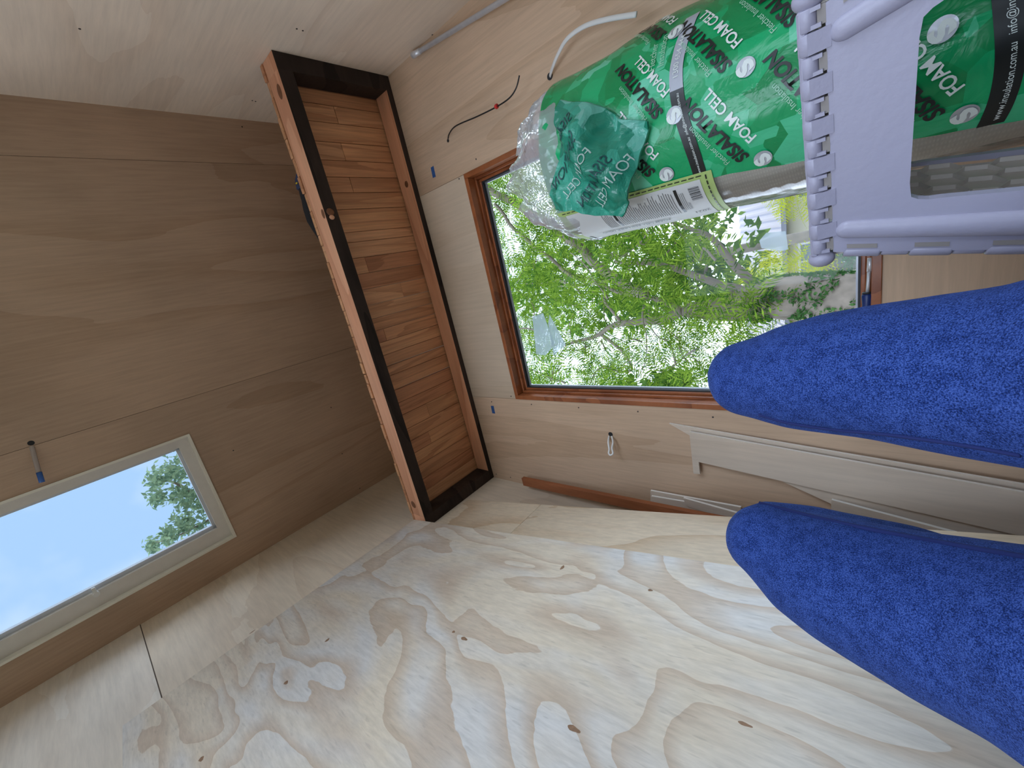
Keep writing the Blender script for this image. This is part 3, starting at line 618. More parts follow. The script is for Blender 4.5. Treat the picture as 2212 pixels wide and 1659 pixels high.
# paper label on the left side of the roll
M['paper'] = plain('label_paper', (.66, .67, .66), .5); M['labelgreen'] = plain('label_green', (.42, .56, .18), .5); M['inkgrey'] = plain('grey_print', (.22, .22, .22), .5)
lab = sgrid('label', -.298, -.098, .618, 1.035, 24, 30, .004, M['labelgreen'], roll)
sgrid('label_panel', -.284, -.112, .645, 1.012, 22, 26, .0052, M['paper'], lab)
def lq(s0, s1, t0, t1): # strip on the label
    v, f = [], []; N = 5
    for i in range(N + 1):
        s = s0 + (s1 - s0) * i / N; v += [wrap(s, t0, .0062), wrap(s, t1, .0062)]
    for i in range(N): f.append((2 * i, 2 * i + 2, 2 * i + 3, 2 * i + 1))
    return v, f
def lstrips(name, L_, m, **k):
    v, f = [], []
    for q in L_:
        a, b = lq(*q); n = len(v); v += a; f += [tuple(i + n for i in w_) for w_ in b]
    return mesh(name, v, f, m, lab, **k)
rl = random.Random(5)
lstrips('printed_bar', [(-.208, -.122, .702, .709)], M['ink']); lstrips('printed_bar', [(-.208, -.12, .873, .880)], M['ink'])
lines = [(-.208, -.208 + rl.uniform(.06, .088), t, t + .0020) for t in np.arange(.716, .868, .0056)] + [(-.208, -.208 + rl.uniform(.05, .082), t, t + .0018) for t in np.arange(.886, .915, .005)]
lstrips('fine_print', lines, M['inkgrey'], kind='stuff')
lstrips('fine_print', [(-.20, -.135, t, t + .0012) for t in np.arange(.690, .700, .004)], M['inkgrey'], kind='stuff')
lstrips('barcode', [(s, s + w_, .652, .676) for s, w_ in zip(np.arange(-.168, -.128, .0036), [.0012, .002, .001, .0022, .001, .0016, .0024, .001, .0018, .0012, .002, .001])], M['ink'], kind='stuff')
lstrips('edge_print', [(-.291, -.289, t, t + .012) for t in np.arange(.64, 1.02, .016)] + [(-.1055, -.103, t, t + .012) for t in np.arange(.64, 1.02, .016)] + [(s, s + .011, .630, .6325) for s in np.arange(-.28, -.11, .015)], M['ink'], kind='stuff')
lstrips('printed_bar', [(-.27, -.235, 1.0, 1.006)], M['ink'])
roll_text('FOAM CELL RESI LINER (30m²)', -.224, .752, math.pi / 2, M['ink'], width=.20, size=.028, bold=.0006, off=.0075, parent=lab)
roll_text('2021', -.222, .652, math.pi / 2, M['inkgrey'], width=.034, size=.018, off=.0062, parent=lab)
roll_text('Fletcher', -.20, .683, 0, M['inkgrey'], width=.03, size=.010, off=.0062, parent=lab)
# crumpled clear end of the bag
def ridge(p, sc): 
    d, _ = noise.voronoi(p * sc); return d[1] - d[0]
v, f = [], []; NS, NT = 96, 26
for j in range(NT + 1):
    q = j / NT
    for k in range(NS):
        an = 2 * math.pi * k / NS; c, s = math.cos(an), math.sin(an)
        hh = .155 + .05 * noise.noise(Vector((c * 1.6, s * 1.6, 4))) + .06 * max(0, noise.noise(Vector((c * 3.1, s * 3.1, 8)))) + .05 * max(0, s) ** 6
        t = .965 + (hh + .075) * q
        rad = .219 + .012 * math.sin(q * 3.1) - .10 * q * q + .03 * q * noise.noise(Vector((c * 3, s * 3, 2)))
        P = RB + AX * t + (FD * c + RG * s) * rad
        P += noise.noise_vector(P * 15) * .026 * q + noise.noise_vector(P * 45) * .007 * q
        v.append(P + (FD * c + RG * s) * (.02 * ridge(P, 17) * q))
for j in range(NT):
    for k in range(NS): f.append((j * NS + k, j * NS + (k + 1) % NS, (j + 1) * NS + (k + 1) % NS, (j + 1) * NS + k))
M['bagclear'] = film('crumpled_clear_plastic', (.88, .88, .92), .46, .07, .6)
mesh('bag_end', v, f, M['bagclear'], roll, smooth=False)
# printed flap of the bag folded over the front of the roll
m2 = M['print'].copy(); m2.name = 'faded_green_print'; b = m2.node_tree.nodes['Principled BSDF']
for n in m2.node_tree.nodes:
    if n.type == 'VALTORGB':
        for e, c in zip(n.color_ramp.elements, ((.02, .22, .14, 1), (.05, .36, .25, 1), (.20, .52, .43, 1))): e.color = c
    if n.type == 'BUMP': n.inputs['Strength'].default_value = .7
M['flap'] = m2
fl = [at(1195, 450, 1, .985), at(1345, 470, 1, .98), at(1396, 268, 1, .99), at(1215, 205, 1, 1.01)]
def flap(u, w_, off=0.0):
    P = (fl[0] * (1 - u) + fl[1] * u) * (1 - w_) + (fl[3] * (1 - u) + fl[2] * u) * w_
    n = Vector((-.2, -1, .25)).normalized(); bow = .045 * math.sin(math.pi * min(1, max(0, u))) * math.sin(math.pi * min(1, max(0, w_)))
    cre = .016 * ridge(P, 14) + .012 * noise.noise(P * 20) + .005 * noise.noise(P * 55) + .014 * math.sin(u * 4 + w_ * 9 + 2 * noise.noise(P * 8))
    return P + n * (bow + cre + off) + noise.noise_vector(P * 12 + Vector((5, 5, 5))) * .012
v, f = [], []; N = 56
for j in range(N + 1):
    for i in range(N + 1): v.append(flap(i / N, j / N))
for j in range(N):
    for i in range(N): q = j * (N + 1) + i; f.append((q, q + 1, q + N + 2, q + N + 1))
n0 = len(v)
for j in range(N + 1):
    for i in range(N + 1): v.append(flap(i / N, j / N, -.006))
f += [tuple(n0 + q for q in g[::-1]) for g in f[:N * N]]
for i in range(N):
    f += [(i, i + n0, i + 1 + n0, i + 1)]; q = N * (N + 1) + i; f += [(q, q + 1, q + 1 + n0, q + n0)]
    q = i * (N + 1); f += [(q, q + N + 1, q + N + 1 + n0, q + n0)]; q = i * (N + 1) + N; f += [(q, q + n0, q + N + 1 + n0, q + N + 1)]
flp = mesh('bag_flap', v, f, M['flap'], roll, smooth=False)
M['inkfade'] = plain('faded_dark_ink', (.01, .07, .075), .4); M['inkfadew'] = plain('faded_white_ink', (.40, .56, .50), .4)
fw = lambda s, t, off: flap(s, t, .0035)
def flap_text(body, u, w_, ang, m, L_, size): 
    me = text_mesh(body, .1); xs = [p.co.x for p in me.vertices]; k = L_ / (max(xs) - min(xs)); ca, sa = math.cos(ang), math.sin(ang)
    for p in me.vertices:
        x, y = L_ - p.co.x * k, p.co.y * size / .1
        p.co = flap(min(.98, max(.02, u + x * ca - y * sa)), min(.98, max(.02, w_ + x * sa + y * ca)), .003)
    link('lettering', me, m, flp)
flap_text('SISALATION', .12, .22, 1.05, M['inkfade'], .62, .16); flap_text('FOAM CELL', .30, .14, 1.05, M['inkfadew'], .62, .14)
flap_text('SISALATION', .52, .08, 1.05, M['inkfade'], .6, .15); flap_text('FOAM CELL', .70, .10, 1.05, M['inkfadew'], .6, .14); flap_text('SISALA', .06, .55, 1.0, M['inkfade'], .38, .15)

# ------------------------------------------------------------------ folding step stool
st = empty('step_stool', (-.06, .65, .002), label='white plastic folding step stool standing between the knees and the green roll', cat='step stool')
M['stool'] = plain('stool_plastic', (.375, .36, .455), .42, bump=.12, bs=160); M['stoolin'] = plain('stool_inner_face', (.66, .61, .56), .5); M['stooldark'] = plain('stool_recess', (.30, .27, .25), .6)
SO = Vector((-.0627, .65, .41185)); SE = Vector((.93296, -.35998, 0)); SN = Vector((-.35998, -.93296, 0)); SD = Vector((0, 0, -1))
def sw(a, b, c=0.0): return SO + SE * a + SD * b + SN * c
HB = .4095
def leg_panel(c0, th, inset=0.058):
    """end leg: trapezoid with an arched opening, rounded inside corners"""
    def arc(cx, cy, r, a0, a1, n=5): return [(cx + r * math.cos(q), cy + r * math.sin(q)) for q in np.linspace(a0, a1, n)]
    lx = lambda b: -.2 * b; rx = lambda b: .247 + .2 * b
    outer = [(lx(.016) + .002, .016), (lx(HB), HB)]
    inl = lambda b: inset - .17 * b; inr = lambda b: .253 - inset + .17 * b
    top = .080
    inner = [(inl(HB), HB), (inl(.105), .105)] + [(inl(.105) + .012 - .012 * math.cos(q) + .012 * (1 - math.cos(q)) * 0, .105 - .025 * math.sin(q)) for q in (.4, .8, 1.2)] + [(inset + .004, top), (.249 - inset, top)] + \
            [(inr(.105) - .012 + .012 * math.cos(q), .105 - .025 * math.sin(q)) for q in (1.2, .8, .4)] + [(inr(.105), .105), (inr(HB), HB)]
    poly = outer + inner + [(rx(HB), HB), (rx(.016) - .002, .016)]
    return prism('end_leg', [sw(a, b, c0) for a, b in poly], SN * th, M['stool'], st)
fl_ = leg_panel(-.006, .010)
bl_ = leg_panel(-.268, .010, .004)
def sausage(p, q, r0, r1, squash, parent, name='rib'):
    P, Q = Vector(p), Vector(q); d = Q - P; pts, rad = [], []
    for u in [0, .002, .006, .012, .02, .03, .2, .4, .6, .8, .96, .975, .985, .993, .998, 1]:
        k = math.sqrt(max(0, 1 - (1 - min(1, u / .03)) ** 2)) * math.sqrt(max(0, 1 - (1 - min(1, (1 - u) / .04)) ** 2))
        pts.append(P + d * u); rad.append(max(.0008, (r0 + (r1 - r0) * u) * k))
    v, f = tube_data(pts, rad, 16, 1.0)
    v = [x - SN * ((x - P).dot(SN)) * (1 - squash) for x in v]
    return mesh(name, v, f, M['stool'], parent, smooth=True)
sausage(sw(.027, .019, .0035), sw(-.048, .385, .0035), .0105, .017, .6, fl_)
sausage(sw(.221, .019, .0035), sw(.294, .385, .0035), .0105, .017, .6, fl_)
# top deck with honeycomb underside
prism('deck', [sw(-.004, -.006, .006), sw(.251, -.006, .006), sw(.251, -.006, -.27), sw(-.004, -.006, -.27)], SD * .008, M['stool'], st, bev=.002)
def hexwalls(org, u, v_, n, nu, nv, R, h, th, clip, name, parent):
    V, F = [], []
    for i in range(nu):
        for j in range(nv):
            cu, cv = R * 1.5 * i, R * 1.732 * (j + .5 * (i % 2))
            if not clip(cu, cv): continue
            for k in range(6):
                a0, a1 = math.pi / 3 * k, math.pi / 3 * (k + 1)
                if k >= 3 and clip(cu + R * 1.5 * (1 if k in (5,) else -1 if k == 3 else 0), cv - R * 1.732 * (1 if k == 4 else .5)) : continue
                P = [org + u * (cu + r * math.cos(a)) + v_ * (cv + r * math.sin(a)) + n * d for r in (R - th, R) for a in (a0, a1) for d in (0, h)]
                m0 = len(V); V += P; F += [tuple(m0 + q for q in g) for g in ((0, 2, 3, 1), (4, 5, 7, 6), (1, 3, 7, 5), (0, 1, 5, 4), (2, 6, 7, 3))]
    return mesh(name, V, F, M['stoolin'], parent)
# folding side panels (inner faces carry honeycomb ribs)
for sgn, a0, lean in ((1, -.004, -.2), (-1, .251, .2)):
    P = [sw(a0 + lean * b * .95, b, c) for b, c in ((.012, -.012), (.385, -.012), (.385, -.258), (.012, -.258))]
    sp_ = prism('side_panel', P, SE * (-.005 * sgn), M['stoolin'], st)
    org = sw(a0 + lean * .02 * .95, .02, -.016) ; u = (SD * 1 + SE * (lean * .95)).normalized(); v_ = -SN
    hexwalls(org, u, v_, SE * sgn, 11, 7, .023, .006, .0016, lambda cu, cv: 0 <= cu < .355 and .018 <= cv < .23, 'honeycomb', sp_)
hexwalls(sw(.01, .002, -.02), SE, -SN, SD, 7, 6, .023, .008, .0016, lambda cu, cv: 0 < cu < .225 and .01 < cv < .225, 'honeycomb', st)
# hinge knuckles along the top edge
def knuckle(p0, p1, r, ext, parent, slot=False, name='hinge_knuckle'):
    p0, p1 = Vector(p0), Vector(p1)
    v, f = tube_data([p0, p0 + (p1 - p0) * .06, p0 + (p1 - p0) * .94, p1], [r * .9, r, r, r * .9], 14)
    o = mesh(name, v, f, M['stool'], parent, smooth=True)
    return o
pitch = .0193
for i in range(13):
    a0 = .000 + i * pitch; panel = i % 2 == 1
    r = .0088 if panel else .0082
    k = knuckle(sw(a0 + .0006, .002, .000), sw(a0 + pitch - .0006, .002, .000), r, None, fl_ if panel else st)
    if panel:
        prism('hinge_strap', [sw(a0 + .0008, .002, .0088), sw(a0 + pitch - .0008, .002, .0088), sw(a0 + pitch - .0008, .020, .0048), sw(a0 + .0008, .020, .0048)], SN * -.004, M['stool'], fl_)
    else:
        lg = [((a0 + .001), .004), (a0 + .0045, .004), (a0 + .0045, .013), (a0 + .001, .013)]
        prism('hinge_clip', [sw(x, y, .0075) for x, y in lg], SN * -.006, M['stool'], st)
        lg = [((a0 + pitch - .0045), .004), (a0 + pitch - .001, .004), (a0 + pitch - .001, .013), (a0 + pitch - .0045, .013)]
        prism('hinge_clip', [sw(x, y, .0075) for x, y in lg], SN * -.006, M['stool'], st)
        prism('hinge_recess', [sw(a0 + .002, .010, -.001), sw(a0 + pitch - .002, .010, -.001), sw(a0 + pitch - .002, .0165, -.001), sw(a0 + .002, .0165, -.001)], SN * .0052, M['stooldark'], fl_)
# corner caps and hinge knuckles down the two side edges
for a0, sg in ((-.006, -1), (.254, 1)):
    bm = bmesh.new(); bmesh.ops.create_uvsphere(bm, u_segments=16, v_segments=10, radius=.011, matrix=Matrix.Translation(sw(a0 + .004 * sg, .004, -.002)) @ Matrix.Diagonal((1, 1, 1.25, 1))); bm_done('corner_cap', bm, M['stool'], st, smooth=True)
    lean = .2 * sg
    for i in range(12):
        b0 = .026 + i * .029
        if b0 > .37: break
        ee = lambda b, c=.0: sw(a0 + .006 * -sg + lean * b - .001 * sg, b, c - .003)
        if i % 2 == 0: 
            knuckle(ee(b0), ee(b0 + .033), .0078, None, st)
            prism('hinge_recess', [ee(b0 + .003, .0035) + SE * (-sg * .006), ee(b0 + .030, .0035) + SE * (-sg * .006), ee(b0 + .030, .0035) + SE * (-sg * .011), ee(b0 + .003, .0035) + SE * (-sg * .011)], SN * .0042, M['stooldark'], fl_)
        else: knuckle(ee(b0 + .005), ee(b0 + .028), .0066, None, fl_)

# ------------------------------------------------------------------ person (only the legs are in view)
def limb(pts, rad, seg=24):
    return tube_data(pts, rad, seg)
def thigh(L_, y0, y1):
    """axis points read off the picture at believable depths"""
    P, Rr = [], []; x0, x1 = L_[0][0], L_[-1][0]
    for i, (x, c, hw) in enumerate(L_):
        y = y0 + (y1 - y0) * (x - x0) / (x1 - x0)
        p = at(x, c, 1, y); fw = (p - C0).dot(cam2world(Vector((0, 0, 1))))
        sl = (L_[min(i + 1, len(L_) - 1)][1] - L_[max(i - 1, 0)][1]) / (L_[min(i + 1, len(L_) - 1)][0] - L_[max(i - 1, 0)][0])
        P.append(p); Rr.append(hw / FPX * fw / math.sqrt(1 + sl * sl) * .985)
    return P, Rr
RLg, RLr = thigh([(1615, 817, 84), (1700, 813, 113), (1800, 808, 134), (1900, 806, 150), (2000, 808, 167), (2100, 811, 184), (2212, 813, 203)], .505, .445)
LLg, LLr = thigh([(1648, 1168, 92), (1720, 1212, 126), (1800, 1247, 147), (1900, 1289, 166), (2000, 1326, 186), (2100, 1358, 208), (2212, 1396, 229)], .50, .43)
def ball_end(P, Rr, n=6):
    """round the knee end"""
    d = (P[0] - P[1]).normalized(); r = Rr[0]; A, B = [], []
    for i in range(n):
        a = math.pi / 2 * (1 - i / n); A.append(P[0] + d * r * math.sin(a) * .95); B.append(max(.003, r * math.cos(a)))
    return A + P, B + Rr
parts_v, parts_f = [], []
def addp(v, f):
    n = len(parts_v); parts_v.extend(v); parts_f.extend([tuple(i + n for i in q) for q in f])
hips = {'r': Vector((-.10, .33, .125)), 'l': Vector((-.315, .31, .125))}
ank = {'r': Vector((-.245, .60, .085)), 'l': Vector((-.485, .575, .085))}
for sd_, P, Rr in (('r', RLg, RLr), ('l', LLg, LLr)):
    A, B = ball_end(P, Rr)
    A = A + [P[-1].lerp(hips[sd_], .5), hips[sd_]]; B = B + [Rr[-1] + .006, .095]
    addp(*limb(A, B))
    kn = P[0] + Vector((0, .012, -.004)); an = ank[sd_]
    sp_pts = [kn + Vector((0, 0, .012)), kn.lerp(an, .12) + Vector((0, .012, 0)), kn.lerp(an, .35) + Vector((0, -.004, 0)), kn.lerp(an, .7) + Vector((0, .002, 0)), an]
    addp(*limb(sp_pts, [Rr[0] * .93, Rr[0] * 1.02, .060, .052, .048]))
pc = (hips['r'] + hips['l']) / 2
addp(*limb([hips['r'] + Vector((.02, -.02, 0)), pc + Vector((0, -.03, .0)), hips['l'] + Vector((-.02, -.02, 0))], [.10, .118, .10]))
addp(*limb([pc, pc + Vector((.03, -.10, .01)), pc + Vector((.06, -.20, .02))], [.118, .112, .105]))
me = bpy.data.meshes.new('trousers'); me.from_pydata([tuple(p) for p in parts_v], [], parts_f); me.update()
tmp = bpy.data.objects.new('trousers', me); COL.objects.link(tmp)
rm = tmp.modifiers.new('r', 'REMESH'); rm.mode = 'VOXEL'; rm.voxel_size = .0065; rm.use_smooth_shade = True
smd = tmp.modifiers.new('s', 'SMOOTH'); smd.factor = .5; smd.iterations = 8
bpy.context.view_layer.update()
me2 = bpy.data.meshes.new_from_object(tmp.evaluated_get(bpy.context.evaluated_depsgraph_get())); bpy.data.objects.remove(tmp)
NR = [p.normal.copy() for p in me2.vertices]
for p, nn in zip(me2.vertices, NR):
    c = p.co.copy()
    p.co = c + nn * (.0022 * noise.noise(c * 14) + .0030 * max(0, noise.noise(Vector((c.x * 30, c.y * 12, c.z * 9)))) * (1 if c.z < .33 else .3))
me2.name = 'trousers'
m, t, b = newmat('heather_blue_fleece'); L = t.links.new
co = nd(t, 'ShaderNodeTexCoord'); n1 = nd(t, 'ShaderNodeTexNoise', {'Scale': 950, 'Detail': 2.0, 'Roughness': .65}); n2 = nd(t, 'ShaderNodeTexNoise', {'Scale': 900, 'Detail': 2})
n3 = nd(t, 'ShaderNodeTexNoise', {'Scale': 90, 'Detail': 2}); 
for q in (n1, n2, n3): L(co.outputs['Object'], q.inputs['Vector'])
rp = nd(t, 'ShaderNodeValToRGB'); e = rp.color_ramp.elements; e[0].position = .36; e[0].color = (.006, .015, .080, 1); e[1].position = .66; e[1].color = (.060, .115, .38, 1); k_ = e.new(.5); k_.color = (.022, .053, .225, 1)
mxn = nd(t, 'ShaderNodeMath', operation='MULTIPLY_ADD'); mxn.inputs[1].default_value = .25; L(n3.outputs[0], mxn.inputs[0])
sb = nd(t, 'ShaderNodeMath', operation='SUBTRACT'); sb.inputs[1].default_value = .125; L(n1.outputs[0], sb.inputs[0]); L(sb.outputs[0], mxn.inputs[2]); L(mxn.outputs[0], rp.inputs[0]); L(rp.outputs[0], b.inputs[0])
b.inputs['Roughness'].default_value = .95; b.inputs['Specular IOR Level'].default_value = .1; b.inputs['Sheen Weight'].default_value = .12; b.inputs['Sheen Roughness'].default_value = .5; b.inputs['Sheen Tint'].default_value = (.35, .5, 1, 1)
bp = nd(t, 'ShaderNodeBump', {'Strength': .4, 'Distance': .0015}); L(n1.outputs[0], bp.inputs['Height']); L(bp.outputs[0], b.inputs['Normal']); M['fleece'] = m
M['seam'] = plain('dark_seam', (.008, .018, .11), .9)
per = empty('person', (pc.x, pc.y, 0), label='person in heathered blue trousers reclining with both knees drawn up', cat='person')
tro = link('trousers', me2, M['fleece'], per)
bvh = BVHTree.FromPolygons([p.co for p in me2.vertices], [tuple(p.vertices) for p in me2.polygons])
def seam(pix, r=.0026):
    pts = []
    for x, y in pix:
        d = ray(x, y).normalized(); h = bvh.ray_cast(C0, d)
        if h[0] is not None: pts.append(h[0] + h[1] * .0006)
    if len(pts) > 1: tube('seam', spline(pts, 5), r, M['seam'], tro, 8, .7)
seam([(1618, 1086), (1640, 1088), (1700, 1103), (1760, 1118), (1850, 1138), (1950, 1158), (2060, 1178), (2150, 1194), (2230, 1208)])
seam([(1640, 895), (1700, 912), (1800, 927), (1900, 936), (2000, 949), (2100, 964), (2205, 983)], .002)
for sd_, x in (('r', ank['r']), ('l', ank['l'])):
    v, f = tube_data([x + Vector((0, .0, .02)), x + Vector((0, -.01, -.03)), x + Vector((0, .03, -.045)), x + Vector((0, .10, -.052)), x + Vector((0, .15, -.06)), x + Vector((0, .175, -.062))], [.045, .046, .042, .040, .030, .012], 16)
    v = [Vector((p.x, p.y, max(p.z, .003))) for p in v]; mesh('sock', v, f, M['blackcloth'], per, smooth=True)

# ------------------------------------------------------------------ outside
M['lawn'] = plain('garden_ground', (.13, .13, .09), .95, var=.5, vs_=3)
box('ground', (-40, -40, -.75), (40, 40, -.6), M['lawn'], kind='structure')
def fronds(C, Dn, Ln, n=8, wid=.16, droop=.25):
    """feathery leaves: for every stem centre C, direction Dn, length Ln a row of paired leaflets"""
    C, Dn, Ln = np.asarray(C), np.asarray(Dn), np.asarray(Ln); N = len(C)
    rnd = np.random.randn(N, 3); side = np.cross(Dn, rnd); side /= np.linalg.norm(side, axis=1)[:, None] + 1e-9; nrm = np.cross(Dn, side)
    V = []
    for k in range(n):
        u = (k + .6) / n; base = C + Dn * (Ln * u)[:, None] + np.array([0, 0, -1]) * (Ln * droop * u * u)[:, None]
        ll = (Ln * .34 * math.sin(math.pi * (.18 + .78 * u)))[:, None]; wd = (Ln * wid / n * 2.0)[:, None]
        for s in (-1, 1):
            d = side * s * .86 + Dn * .5 + nrm * .12; tip = base + d * ll; mid = base + d * ll * .5
            V += [base, mid + Dn * wd * .5, tip, mid - Dn * wd * .5]
    V = np.stack(V, 1).reshape(-1, 3); F = np.arange(len(V)).reshape(-1, 4)
    return V, F
def leaves(C, sz):
    C = np.asarray(C); N = len(C); a = np.random.randn(N, 3); a /= np.linalg.norm(a, axis=1)[:, None]; b = np.cross(a, np.random.randn(N, 3)); b /= np.linalg.norm(b, axis=1)[:, None]
    s = (sz * np.random.uniform(.6, 1.3, N))[:, None]
    V = np.stack([C - a * s, C + b * s * .5, C + a * s, C - b * s * .5], 1).reshape(-1, 3); return V, np.arange(len(V)).reshape(-1, 4)
def npmesh(name, V, F, m, parent, **k):
    me = bpy.data.meshes.new(name); me.vertices.add(len(V)); me.vertices.foreach_set('co', np.ascontiguousarray(V, dtype=np.float32).ravel())
    me.loops.add(F.size); me.loops.foreach_set('vertex_index', F.ravel().astype(np.int32)); me.polygons.add(len(F))
    me.polygons.foreach_set('loop_start', np.arange(0, F.size, 4, dtype=np.int32)); me.polygons.foreach_set('loop_total', np.full(len(F), 4, dtype=np.int32)); me.update(calc_edges=True)
    return link(name, me, m, parent, **k)
LEAF = leafmat('bright_leaf', (.035, .115, .012), (.27, .40, .05), .52); LEAF2 = leafmat('mid_leaf', (.03, .09, .022), (.12, .21, .045), .45)
LEAFY = leafmat('golden_leaf', (.36, .44, .012), (.60, .62, .03), .5); LEAFB = leafmat('blue_green_leaf', (.05, .13, .08), (.12, .24, .15), .4); IVY = leafmat('ivy_leaf', (.03, .10, .03), (.10, .20, .06), .3)
def wob(pts, n, amp, sd=0):
    P = spline(pts, n); return [p + noise.noise_vector(p * 1.9 + Vector((sd, sd, 0))) * amp for p in P]
def branch(parent, pts, r0, r1, m='bark', amp=.06, n=5, sd=0, name='branch'):
    P = wob(pts, n, amp, sd); rad = list(np.linspace(r0, r1, len(P))); return tube(name, P, rad, M[m], parent, 9)
def cloud(n, lo, hi, thr, sc, seed):
    """points inside a box, kept where a lumpy field is high: leafy masses with sky gaps"""
    r = np.random.RandomState(seed); out = []
    while len(out) < n:
        p = r.uniform(lo, hi)
        if noise.noise(Vector(p) * sc + Vector((seed, 0, 0))) > thr: out.append(p)
    return np.array(out)
A6 = lambda x, y, d=6.0: at(x, y, 1, d)
tr = empty('tree', (-1.2, 6, -.6), label='large feathery green tree filling the window, with ivy on its pale trunk', cat='tree')
b0 = A6(1870, 642); tp = [Vector((b0.x - .04, 6, -.6)), b0, A6(1780, 638), A6(1700, 640), A6(1645, 648), A6(1590, 662), A6(1545, 668), A6(1480, 672)]
P = wob(tp, 5, .03); tube('trunk', P, list(np.interp(np.linspace(0, 1, len(P)), [0, .3, .5, .62, .75, .9, 1], [.30, .25, .24, .25, .19, .13, .09])), M['bark'], tr, 16)
branch(tr, [Vector((-1.42, 6.1, -.6)), A6(1860, 685, 6.1), A6(1760, 672, 6.1), A6(1690, 676, 6.1), A6(1645, 668, 6.05)], .09, .08)
branch(tr, [A6(1650, 640), A6(1610, 590), A6(1565, 545), A6(1515, 500), A6(1440, 470)], .07, .02)
branch(tr, [A6(1660, 655), A6(1600, 625), A6(1520, 600), A6(1430, 575), A6(1330, 560)], .075, .02)
branch(tr, [A6(1480, 672), A6(1420, 690), A6(1345, 700), A6(1290, 725), A6(1220, 745)], .08, .02)
branch(tr, [A6(1345, 700), A6(1310, 655), A6(1300, 620), A6(1310, 580)], .03, .008, amp=.1)
branch(tr, [A6(1480, 672), A6(1430, 650), A6(1330, 625), A6(1240, 590)], .05, .015)
branch(tr, [A6(1290, 725), A6(1350, 760), A6(1365, 800), A6(1300, 790), A6(1270, 830)], .03, .01, amp=.1)
branch(tr, [A6(1040, 395, 5.2), A6(1090, 430, 5.4), A6(1160, 470, 5.6), A6(1240, 520, 5.8), A6(1290, 570, 6), A6(1400, 640, 6)], .05, .08)
branch(tr, [A6(1070, 440, 5.2), A6(1110, 500, 5.4), A6(1190, 560, 5.8), A6(1260, 610, 6)], .025, .03, amp=.12)
rt = random.Random(11)
for i in range(46):
    x, y = rt.uniform(1060, 1560), rt.uniform(380, 830); d = rt.uniform(5.2, 6.8); p = A6(x, y, d); g = Vector((rt.uniform(-1, 1), rt.uniform(-.5, .5), rt.uniform(.1, 1))).normalized()
    branch(tr, [p, p + g * .25, p + (g + Vector((rt.uniform(-.6, .6), 0, rt.uniform(-.3, .6)))) * .42, p + g * .85 + Vector((rt.uniform(-.3, .3), 0, .1))], .016, .005, amp=.12, n=4, sd=i, name='twig')
Cc = cloud(5800, (-3.4, 4.6, 1.2), (2.4, 7.6, 6.9), -.02, 1.25, 2)
keep = [i for i, p in enumerate(Cc) if (p[2] - .36) / p[1] > .16 + (.10 if p[0] / p[1] > -.13 else 0)]
Cc = Cc[keep]; Dn = np.random.randn(len(Cc), 3) * [1, .6, .7]; Dn /= np.linalg.norm(Dn, axis=1)[:, None]
V, F = fronds(Cc, Dn, np.random.uniform(.26, .52, len(Cc)), 9, .22); npmesh('foliage', V, F, LEAF, tr, kind='stuff')
ivp = []
for i in range(2600):
    j = rt.randrange(3, len(P) - 14); an = rt.uniform(0, 6.28); q = P[j].lerp(P[j + 1], rt.random()); rr_ = np.interp(j / len(P), [0, .3, .62, 1], [.31, .26, .26, .1])
    if noise.noise(q * 3 + Vector((an, 0, 0))) > -.1: ivp.append(q + Vector((math.cos(an), math.sin(an), 0)) * rr_ * 1.04)
V, F = leaves(ivp, .030); npmesh('ivy', V, F, IVY, tr, kind='stuff')
def back_tree(x, y, h, rx, label, lm, seed, nleaf=2600, zc=.55, sz=.17, frond=False):
    o = empty('tree', (x, y, -.6), label=label, cat='tree', group='trees beyond the window')
    branch(o, [Vector((x, y, -.6)), Vector((x + .1, y, h * .3)), Vector((x - .1, y, h * .6)), Vector((x, y, h * .85))], .16, .03, 'bark2', .15, name='trunk')
    for i in range(7):
        z = h * (.35 + .07 * i); a = i * 2.4 + seed; branch(o, [Vector((x, y, z)), Vector((x + math.cos(a) * rx * .5, y + math.sin(a) * rx * .5, z + .5)), Vector((x + math.cos(a) * rx * .9, y + math.sin(a) * rx * .9, z + .9))], .05, .012, 'bark2', .15, sd=i)
    r = np.random.RandomState(seed); pts = []
    while len(pts) < nleaf:
        d = r.randn(3); d /= np.linalg.norm(d); p = np.array([x, y, h * zc]) + d * r.uniform(.35, 1) ** .6 * np.array([rx, rx, h * .42])
        if noise.noise(Vector(p) * .9 + Vector((seed, 0, 0))) > -.05: pts.append(p)
    V, F = leaves(np.array(pts), sz); npmesh('foliage', V, F, lm, o, kind='stuff'); return o
back_tree(-5.6, 11, 8.0, 2.0, 'leafy dark green tree far off on the left side of the window', LEAF2, 21, 4200)
back_tree(-.9, 12.2, 10.5, 1.9, 'tall airy tree far off behind the big feathery tree', LEAF2, 22, 2600, .62)
back_tree(4.2, 11.5, 8.5, 2.0, 'thin-leaved tree far off on the right side of the window', LEAF2, 23, 3200, .62)
def shrub(x, y, z0, h, r, lm, label, seed, n=260, L_=.34):
    o = empty('shrub', (x, y, -.6), label=label, cat='shrub')
    branch(o, [Vector((x, y, -.6)), Vector((x, y, z0 + h * .3))], .03, .015, 'bark2', .03, name='stem')
    q = np.random.RandomState(seed); d = q.randn(n, 3); d /= np.linalg.norm(d, axis=1)[:, None]
    C = np.array([x, y, z0 + h / 2]) + d * np.array([r, r, h / 2]) * q.uniform(.2, .95, (n, 1)) ** .6; Dn = d + np.array([0, 0, -.2]); Dn /= np.linalg.norm(Dn, axis=1)[:, None]
    V, F = fronds(C, Dn, q.uniform(.6, 1.2, n) * L_, 7); npmesh('foliage', V, F, lm, o, kind='stuff')
